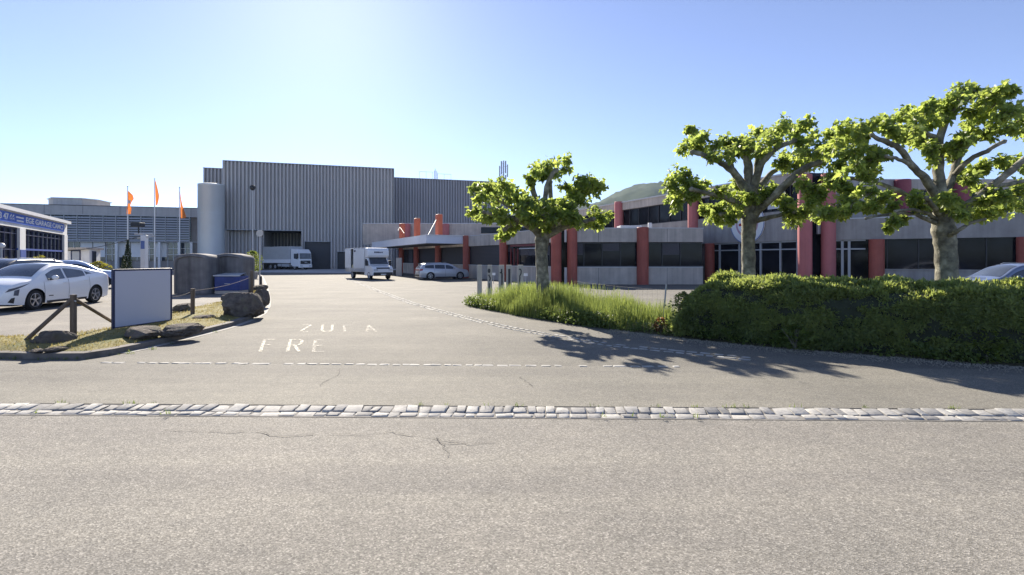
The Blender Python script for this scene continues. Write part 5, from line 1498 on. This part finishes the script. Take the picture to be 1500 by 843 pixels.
T3c = [(1311,177,13),(1325,166,13),(1340,172,14),(1352,185,13),(1331,190,12),(1356,161,12),(1367,175,13),(1376,160,13),(1387,150,13),(1401,140,14),(1416,131,13),(1431,130,12),(1441,141,11),(1311,195,11),(1346,200,11),(1361,150,9),(1396,160,11),(1322,203,9),(1300,185,9),(1380,172,10),
       (1472,126,8),(1466,135,9),(1452,138,9),(1478,131,6),
       (1426,160,12),(1441,155,13),(1456,150,13),(1470,165,14),(1486,165,13),(1431,176,13),(1451,180,14),(1470,186,13),(1491,178,14),(1426,195,11),(1441,196,11),(1411,201,9),(1400,216,10),(1501,190,14),(1515,175,14),(1530,160,14),(1540,190,15),(1415,180,8),(1520,200,12),
       (1356,216,10),(1371,221,11),(1386,216,11),(1396,226,10),(1355,208,7),(1408,208,8),
       (1216,196,12),(1231,190,12),(1246,186,12),(1261,190,11),(1276,179,9),(1246,200,11),(1226,206,10),(1268,196,8),
       (1256,215,12),(1270,216,12),(1281,229,11),(1261,235,13),(1246,245,13),(1266,255,13),(1281,250,11),(1241,226,11),(1215,216,11),(1291,226,8),(1230,240,10),
       (1216,260,12),(1231,270,13),(1251,276,13),(1270,281,12),(1286,290,11),(1300,286,10),(1241,290,12),(1261,300,11),(1221,300,12),(1231,314,11),(1246,306,11),(1311,300,9),(1320,320,8),(1301,331,7),(1206,311,11),(1306,322,8),(1200,285,11),(1192,272,10),(1178,270,11),(1190,290,9),(1278,305,8),
       (1356,291,11),(1371,296,12),(1386,301,11),(1400,295,12),(1361,306,9),(1380,286,11),(1341,290,8),(1345,303,7),(1395,310,8),
       (1411,251,11),(1431,250,11),(1446,241,11),(1466,236,12),(1486,240,12),(1421,261,10),(1411,311,9),(1426,315,11),(1441,310,12),(1456,305,12),(1471,300,12),(1491,300,13),(1441,291,10),(1461,285,11),(1481,281,12),(1501,270,13),(1431,276,9),(1510,300,14),(1530,280,14),(1545,240,15),(1560,290,15),(1505,235,10)]
T3l = [[(1380,330,.21,0),(1377,285,.19,0),(1374,240,.165,.1),(1376,205,.13,.1),(1388,175,.10,.1),(1412,148,.08,0),(1438,138,.06,0)],[(1375,205,.09,.1),(1358,196,.075,-.2),(1342,194,.06,-.4)],
       [(1374,290,.15,0),(1355,262,.13,-.2),(1336,243,.115,-.3),(1318,218,.10,-.4),(1298,208,.085,-.5),(1280,200,.06,-.5)],[(1338,246,.07,-.3),(1322,236,.06,-.6),(1300,230,.05,-.8)],
       [(1384,290,.15,0),(1395,258,.12,.2),(1406,228,.10,.4),(1424,208,.08,.5),(1446,196,.06,.5)],[(1396,258,.09,.2),(1420,234,.08,-.2),(1446,222,.07,-.4),(1468,209,.06,-.5)],
       [(1388,325,.17,0),(1418,300,.135,-.3),(1450,275,.12,-.5),(1482,250,.105,-.7),(1515,222,.09,-.8)],[(1455,274,.08,-.5),(1485,268,.07,-.3),(1520,262,.06,-.2)],
       [(1374,328,.085,0),(1340,314,.055,-.4),(1308,314,.045,-.6),(1270,320,.035,-.7)],[(1372,322,.07,0),(1345,308,.05,-.6),(1312,310,.04,-.9)],[(1384,348,.10,0),(1402,340,.06,-.4),(1420,328,.05,-.5),(1440,322,.04,-.6)],
       [(1374,312,.12,.1),(1340,290,.09,.7),(1290,270,.07,1.0),(1250,262,.06,1.1)],[(1378,320,.10,.1),(1365,300,.08,-.5),(1358,292,.06,-.7)]]
plane_tree('largest plane tree at the right edge with a stout pale-edged trunk behind the hedge', [(1388,470,.215,0),(1387,400,.20,0),(1385,360,.20,0),(1382,335,.215,0),(1380,310,.17,0)], [[(a,b_,r*.62,d) for a,b_,r,d in l_] for l_ in T3l], [(a,b_,r*1.22) for a,b_,r in T3c], 11.0, 33, 23, .10)

# --- clipped hedge
random.seed(77)
M['hedge'] = leafmat('hedge_sprays', (.115,.16,.072), (.24,.29,.10), (.40,.47,.12), .48, .55, 1.1)
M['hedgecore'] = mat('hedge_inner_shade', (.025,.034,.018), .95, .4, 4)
he = thing('hedge', 'long clipped dark green conifer hedge along the right pavement', 'hedge')
i0 = next(i for i, p in enumerate(vfront) if CX + F*p[0]/p[1] > 978)
hrow = [vfront[i] for i in range(i0, 100)]
def hedge_profile(i):
    """section points (distance behind the front line, height)"""
    x, y = hrow[i]; s_ = i/(len(hrow)-1)
    h = 1.20 + .07*noise.noise((x*.7, y*.7, 5)) + .04*noise.noise((x*2.1, y*2.1, 2))
    w = 2.5
    e = interp([(0,.25),(.03,.75),(.08,1.0),(1,1.0)], s_)
    return [(.18,0),(.10,.25*e),(.05,.6*e),(.06,.95*e),(.20,(h-.05)*e),(.45,h*e),(1.1,(h+.06)*e),(1.8,(h+.08)*e),(w-.3,(h+.04)*e),(w-.05,(h-.2)*e),(w,0)]
rows = []
hd2 = Vector((.62,.78,0)).normalized()
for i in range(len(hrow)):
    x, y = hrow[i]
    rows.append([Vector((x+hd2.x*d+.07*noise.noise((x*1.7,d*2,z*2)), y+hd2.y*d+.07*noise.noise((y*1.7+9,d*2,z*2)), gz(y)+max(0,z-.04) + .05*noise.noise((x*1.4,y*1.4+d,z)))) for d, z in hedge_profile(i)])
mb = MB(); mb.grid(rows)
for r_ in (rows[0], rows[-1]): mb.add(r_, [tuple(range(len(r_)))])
mb.build('inner_shade_core', M['hedgecore'], he, smooth=180)  # solid dark hull; its colour stands for the shade deep inside the hedge
def spray(mb, p, d, nrm, s_):
    d = d.normalized(); sd = d.cross(nrm)
    if sd.length < .01: sd = Vector((1,0,0))
    sd.normalize(); k = .15*s_
    mb.add([p-sd*k*.4, p+sd*k*.4, p+d*s_*.45+sd*k, p+d*s_-nrm*s_*.12, p+d*s_*.45-sd*k], [(0,1,2,3,4)])
lf = MB()
npr = len(rows[0])
for _ in range(95000):
    i = int(random.random()**1.12*(len(rows)-1)); i = min(i, len(rows)-2); f = random.random()
    j = random.choice([0,1,1,1,2,2,2,2,3,3,3,4,4,4,5,5,6,6,7,7,8]); g = random.random()
    p00, p10, p01, p11 = rows[i][j], rows[i+1][j], rows[i][j+1], rows[i+1][j+1]
    p = p00.lerp(p10, f).lerp(p01.lerp(p11, f), g)
    nrm = (p10-p00).cross(p01-p00).normalized()
    if nrm.dot(Vector((-hd2.x,-hd2.y,.6))) < 0: nrm = -nrm
    clump = noise.noise((p.x*1.7, p.y*1.7, p.z*3.4)) + .5*noise.noise((p.x*5, p.y*5, p.z*8))
    if clump < -.28 and random.random() < .8: continue
    p = p + nrm*(.0 + .13*max(-.5, clump) + random.uniform(-.03,.03))
    if j >= 4:                                      # feathery upper sprays
        p.z += max(0, noise.noise((p.x*1.3, p.y*1.3, 11)))*.10
        d = Vector((-hd2.x*.25, -hd2.y*.25, .55)) + rdir()*.75; s_ = random.uniform(.06,.17)
    else:
        d = nrm*.45 + rdir()*.6 + Vector((0,0,-.15)); s_ = random.uniform(.04,.12)
    spray(lf, p, d, (nrm+rdir()*.6).normalized(), s_)
    if random.random() < .55:                       # a fan of side needles
        spray(lf, p, d + rdir()*.6, (nrm+rdir()*.6).normalized(), s_*.8)
lf.build('foliage', M['hedge'], he)

# --- tall grass on the right verge
random.seed(12)
M['grass'] = leafmat('tall_grass_blades', (.08,.12,.032), (.17,.215,.06), (.31,.38,.10), .42, .5, .9)
mb = MB()
def gh(i): return interp([(0,.35),(.06,.45),(.14,.62),(.26,.70),(.36,.66),(.46,.55),(1,.4)], i/99.)
for _ in range(30000):
    i = int(random.triangular(0, 54, 22)); tt = random.uniform(.0,.98)
    if i > i0+3: continue
    p = rverge(i, tt) + Vector((random.uniform(-.12,.12), random.uniform(-.12,.12), -.02))
    c = noise.noise((p.x*1.0, p.y*1.0, 8)); 
    if c < -.35 and random.random() < .6: continue
    h = gh(i)*random.uniform(.45,1.1)*(1+.4*c)*(.75 if tt < .12 else 1)*(.8 if tt > .8 else 1)
    blade(mb, p, h, random.uniform(.004,.009), (random.gauss(.02,.12)*h, random.gauss(-.02,.12)*h), random.uniform(0,3.14))
for _ in range(1400):                      # seed heads
    i = int(random.triangular(3, 42, 22)); tt = random.uniform(.05,.95); p = rverge(i, tt); h = gh(i)*random.uniform(1.0,1.35)
    ln_ = Vector((random.gauss(0,.07), random.gauss(0,.07), h)); a_ = random.uniform(0,3.14)
    blade(mb, p, h, .0025, (ln_.x, ln_.y), a_); blade(mb, p+ln_*.82, h*.2, .007, (ln_.x*.2, ln_.y*.2), a_)
tag(mb.build('tall_grass', M['grass']), 'tall unmown green grass around the first plane tree', 'grass', kind='stuff')
# low leafy weeds at the verge foot, at both ends
M['weed'] = leafmat('weed_leaves', (.06,.10,.025), (.15,.19,.05), (.25,.33,.08), .4, .5, 3)
mb = MB(); random.seed(55)
for _ in range(300):
    i = int(random.choice([random.triangular(0, 16, 3), random.triangular(28, 44, 40), random.uniform(40, 95)])); tt = random.uniform(0,.10); p = rverge(i, tt); hh_ = random.uniform(.08,.36)*(1 if i < 45 else .8)
    for k in range(int(20+hh_*60)):
        c = p + Vector((random.gauss(0,.10), random.gauss(0,.10), random.uniform(.0,hh_)))
        leaf(mb, c, random.uniform(.03,.08), rdir()+Vector((0,-.3,.2)), (Vector((0,-.3,1))+rdir()*.6).normalized(), .2)
for _ in range(70):                        # tufts in the kerb joints and along the cobbles
    if random.random() < .5:
        c0 = kpts[random.randrange(2, 40)]; p = Vector((c0[0]+random.uniform(-.3,.3), c0[1]-random.uniform(.01,.05), 0))
    else:
        x = random.uniform(-6, 9); p = Vector((x, kerb_y(x)+random.choice([.15,.15,-.2]), .02))
    for k in range(random.randint(4, 12)):
        c = p + Vector((random.gauss(0,.03), random.gauss(0,.012), 0)); hh_ = random.uniform(.02,.07)
        blade(mb, c, hh_, .004, (random.gauss(0,.02), random.gauss(0,.02)), random.uniform(0,3.14))
tag(mb.build('weeds', M['weed']), 'leafy green weeds along the foot of the grass and hedge', 'weeds', kind='stuff')

# --- separate small plants
def upright_plant(name, label, cat, px, py, z, h, w, n_, m, seed, lsz=.08, spiky=False, trunk_h=0, group=None, wtop=1., Y=None):
    random.seed(seed)
    if Y: x, y = P(px, 379, Y).x, Y
    else: x, y = G(px, py, z)
    o = thing(name, label, cat, (x, y, z), group=group)
    lf_ = MB(); st_ = MB()
    ns = 9
    for k in range(ns):
        a_ = random.uniform(0, 6.28); rr_ = w*.4*random.random()
        tip = Vector((rr_*math.cos(a_), rr_*math.sin(a_), h*random.uniform(.75,1)))
        st_.tube([(0,0,0), tip*.5+Vector((0,0,h*.05)), tip], [.02+.01*trunk_h,.012,.004], 5, cap=False)
    st_.build('stem', M['bark'], o)
    for k in range(n_):
        t = random.random(); zz = trunk_h + (h-trunk_h)*t
        prof = (math.sin(math.pi*min(1,.12+t*.88))**.6 if not spiky else max(.08,1-t**1.3))*wtop
        a_ = random.uniform(0, 6.28); rr_ = w*.5*prof*math.sqrt(random.random())*(1+.25*math.sin(3*a_+t*9))
        c = Vector((rr_*math.cos(a_), rr_*math.sin(a_), zz))
        d = Vector((math.cos(a_), math.sin(a_), .5 if not spiky else 1.2)) + rdir()*.7
        leaf(lf_, c, lsz*random.uniform(.6,1.3), d, (Vector((0,0,1))+rdir()*.8).normalized(), .2)
    lf_.build('foliage', m, o)
    return o
M['yleaf'] = leafmat('yellow_green_leaves', (.14,.16,.02), (.30,.29,.04), (.45,.42,.07), .4, .5, 2)
M['dleaf'] = leafmat('dark_cypress_leaves', (.015,.03,.012), (.03,.05,.018), (.04,.06,.02), .2, .6, 2)
M['gleaf'] = leafmat('fresh_green_leaves', (.08,.13,.02), (.16,.21,.04), (.30,.36,.06), .42, .5, 2)
upright_plant('shrub', 'rounded yellow-green bush between the white hut and the blank board', 'bush', 145, 395, .05, 1.45, 1.75, 1500, M['yleaf'], 3, .11, Y=38)
upright_plant('shrub', 'small yellow bush at the left edge behind the dark estate', 'bush', 14.5, 393, .1, 1.35, .62, 420, M['yleaf'], 4, .09, Y=24.6)
upright_plant('shrub', 'low yellowish bush under the garage glazing', 'bush', 60, 390, .05, 1.9, 1.3, 420, M['yleaf'], 14, .10, Y=33.5)
upright_plant('cypress', 'slim dark cypress standing before the glazed ground floor of the office block', 'tree', 187, 395, -.1, 4.0, 1.1, 1700, M['dleaf'], 5, .13, True, Y=60)
upright_plant('cypress', 'smaller dark cypress just left of the slim one', 'tree', 181, 395, -.1, 2.2, .7, 600, M['dleaf'], 15, .12, True, Y=60.5)
pz = -.12
pb_ = upright_plant('potted_shrub', 'round light green shrub in a square grey planter beside the mirror pole', 'potted shrub', 370, 408, .42, 2.0, 1.55, 1900, M['gleaf'], 6, .10, trunk_h=.15, Y=46)
q = MB(); q.add([(-.28,-.28,-.55),(.28,-.28,-.55),(.28,.28,-.55),(-.28,.28,-.55),(-.36,-.36,.12),(.36,-.36,.12),(.36,.36,.12),(-.36,.36,.12)], [(0,3,2,1),(4,5,6,7),(0,1,5,4),(1,2,6,5),(2,3,7,6),(3,0,4,7)])
q.build('planter', M['conc2'], pb_, bevel=.02)
upright_plant('weed_plant', 'tall leafy weed with pale shoots at the left end of the hedge', 'plant', 1022, 488, .05, .85, .40, 330, M['weed'], 7, .07)
upright_plant('weed_plant', 'upright bright green weed growing out of the hedge front', 'plant', 1142, 506, .03, .75, .36, 300, M['weed'], 8, .07, True)
upright_plant('weed_plant', 'broad low weed with serrated leaves at the hedge foot', 'plant', 1165, 511, .02, .42, .70, 330, M['weed'], 9, .075)
upright_plant('weed_plant', 'pale green weed climbing the hedge front near the right edge', 'plant', 1445, 530, .02, .62, .5, 380, M['gleaf'], 10, .055)
for k, (px, py, h, w, lab) in enumerate(((1000, 491, .95, .75, 'tallest loose wild shrub at the hedge end next to the steel stake'), (1040, 496, .75, .65, 'loose wild shrub before the hedge just right of the tall pale weed'), (1078, 500, .5, .5, 'lowest of the loose wild shrubs in front of the hedge'))):
    upright_plant('wild_shrub', lab, 'shrub', px, py, .03, h, w, 620, M['weed'], 60+k, .06, group='wild shrubs at the end of the hedge')
M['rleaf'] = leafmat('reddish_weed_leaves', (.14,.05,.025), (.20,.12,.04), (.25,.12,.05), .35, .5, 3)
upright_plant('weed_plant', 'small reddish weed at the foot of the leaning steel stake', 'plant', 968, 487, .05, .32, .30, 160, M['rleaf'], 11, .06)
# ------------------------------------------------------------------ wooded hill and the air between
m, t, n, l, b = newmat('wooded_hillside'); b.inputs["Roughness"].default_value = .95; b.inputs["Specular IOR Level"].default_value = .1
na = tex_noise(t, .02, 8, .7); ra = ramp(t, na.outputs[0], [(.35, (.022,.042,.020)), (.55, (.036,.060,.028)), (.7, (.055,.080,.036))])
l.new(ra.outputs[0], b.inputs["Base Color"])
M['forest'] = m
ridge = [(560,330),(700,322),(800,310),(840,303),(872,297),(900,284),(922,275),(945,270.5),(962,273),(978,276),(1010,277),(1040,277),(1080,281),(1150,284),(1300,286),(1420,282),(1500,284),(1700,300),(2000,330)]
Yr = 1500.0
rows = []
NX = 330
for j in range(40):
    v = j/39; row = []
    for i in range(NX):
        px = lerp(480, 1900, i/(NX-1)); zr_ = CH + (HY - sinterp(ridge, px))/F*Yr
        x = (px-CX)/F*Yr
        if v <= .7: k = math.sin(v/.7*math.pi/2)**1.1
        else: k = math.cos((v-.7)/.3*math.pi/2*.9)
        y = Yr + (v-.7)*900
        z = zr_*k
        q_ = (x*.011, y*.011, 0)
        z += (14*noise.noise(q_) + 6*noise.noise((x*.03, y*.03, 4)) )*min(1, v*3)*(.5 if abs(v-.7) < .12 else 1) + 5.5*noise.noise((x*.09, y*.09, 7))*min(1, v*3)
        row.append((x, y, z - 2))
    rows.append(row)
mb = MB(); mb.grid(rows); struct(mb.build('hill', M['forest'], smooth=180))
# light air
hz = MB(); hz.box(-2600, 2900, -40, 2300, -3, 420)
mh = bpy.data.materials.new('air'); mh.use_nodes = True; mh.node_tree.nodes.clear()
pv = mh.node_tree.nodes.new("ShaderNodeVolumePrincipled"); oo = mh.node_tree.nodes.new("ShaderNodeOutputMaterial")
pv.inputs["Color"].default_value = (.5,.7,1,1); pv.inputs["Density"].default_value = .00009; pv.inputs["Anisotropy"].default_value = 0.0
mh.node_tree.links.new(pv.outputs[0], oo.inputs["Volume"])
ho = hz.build('haze', mh); ho['kind'] = 'stuff'; ho['label'] = 'thin bluish summer haze towards the wooded hill'; ho['category'] = 'haze'
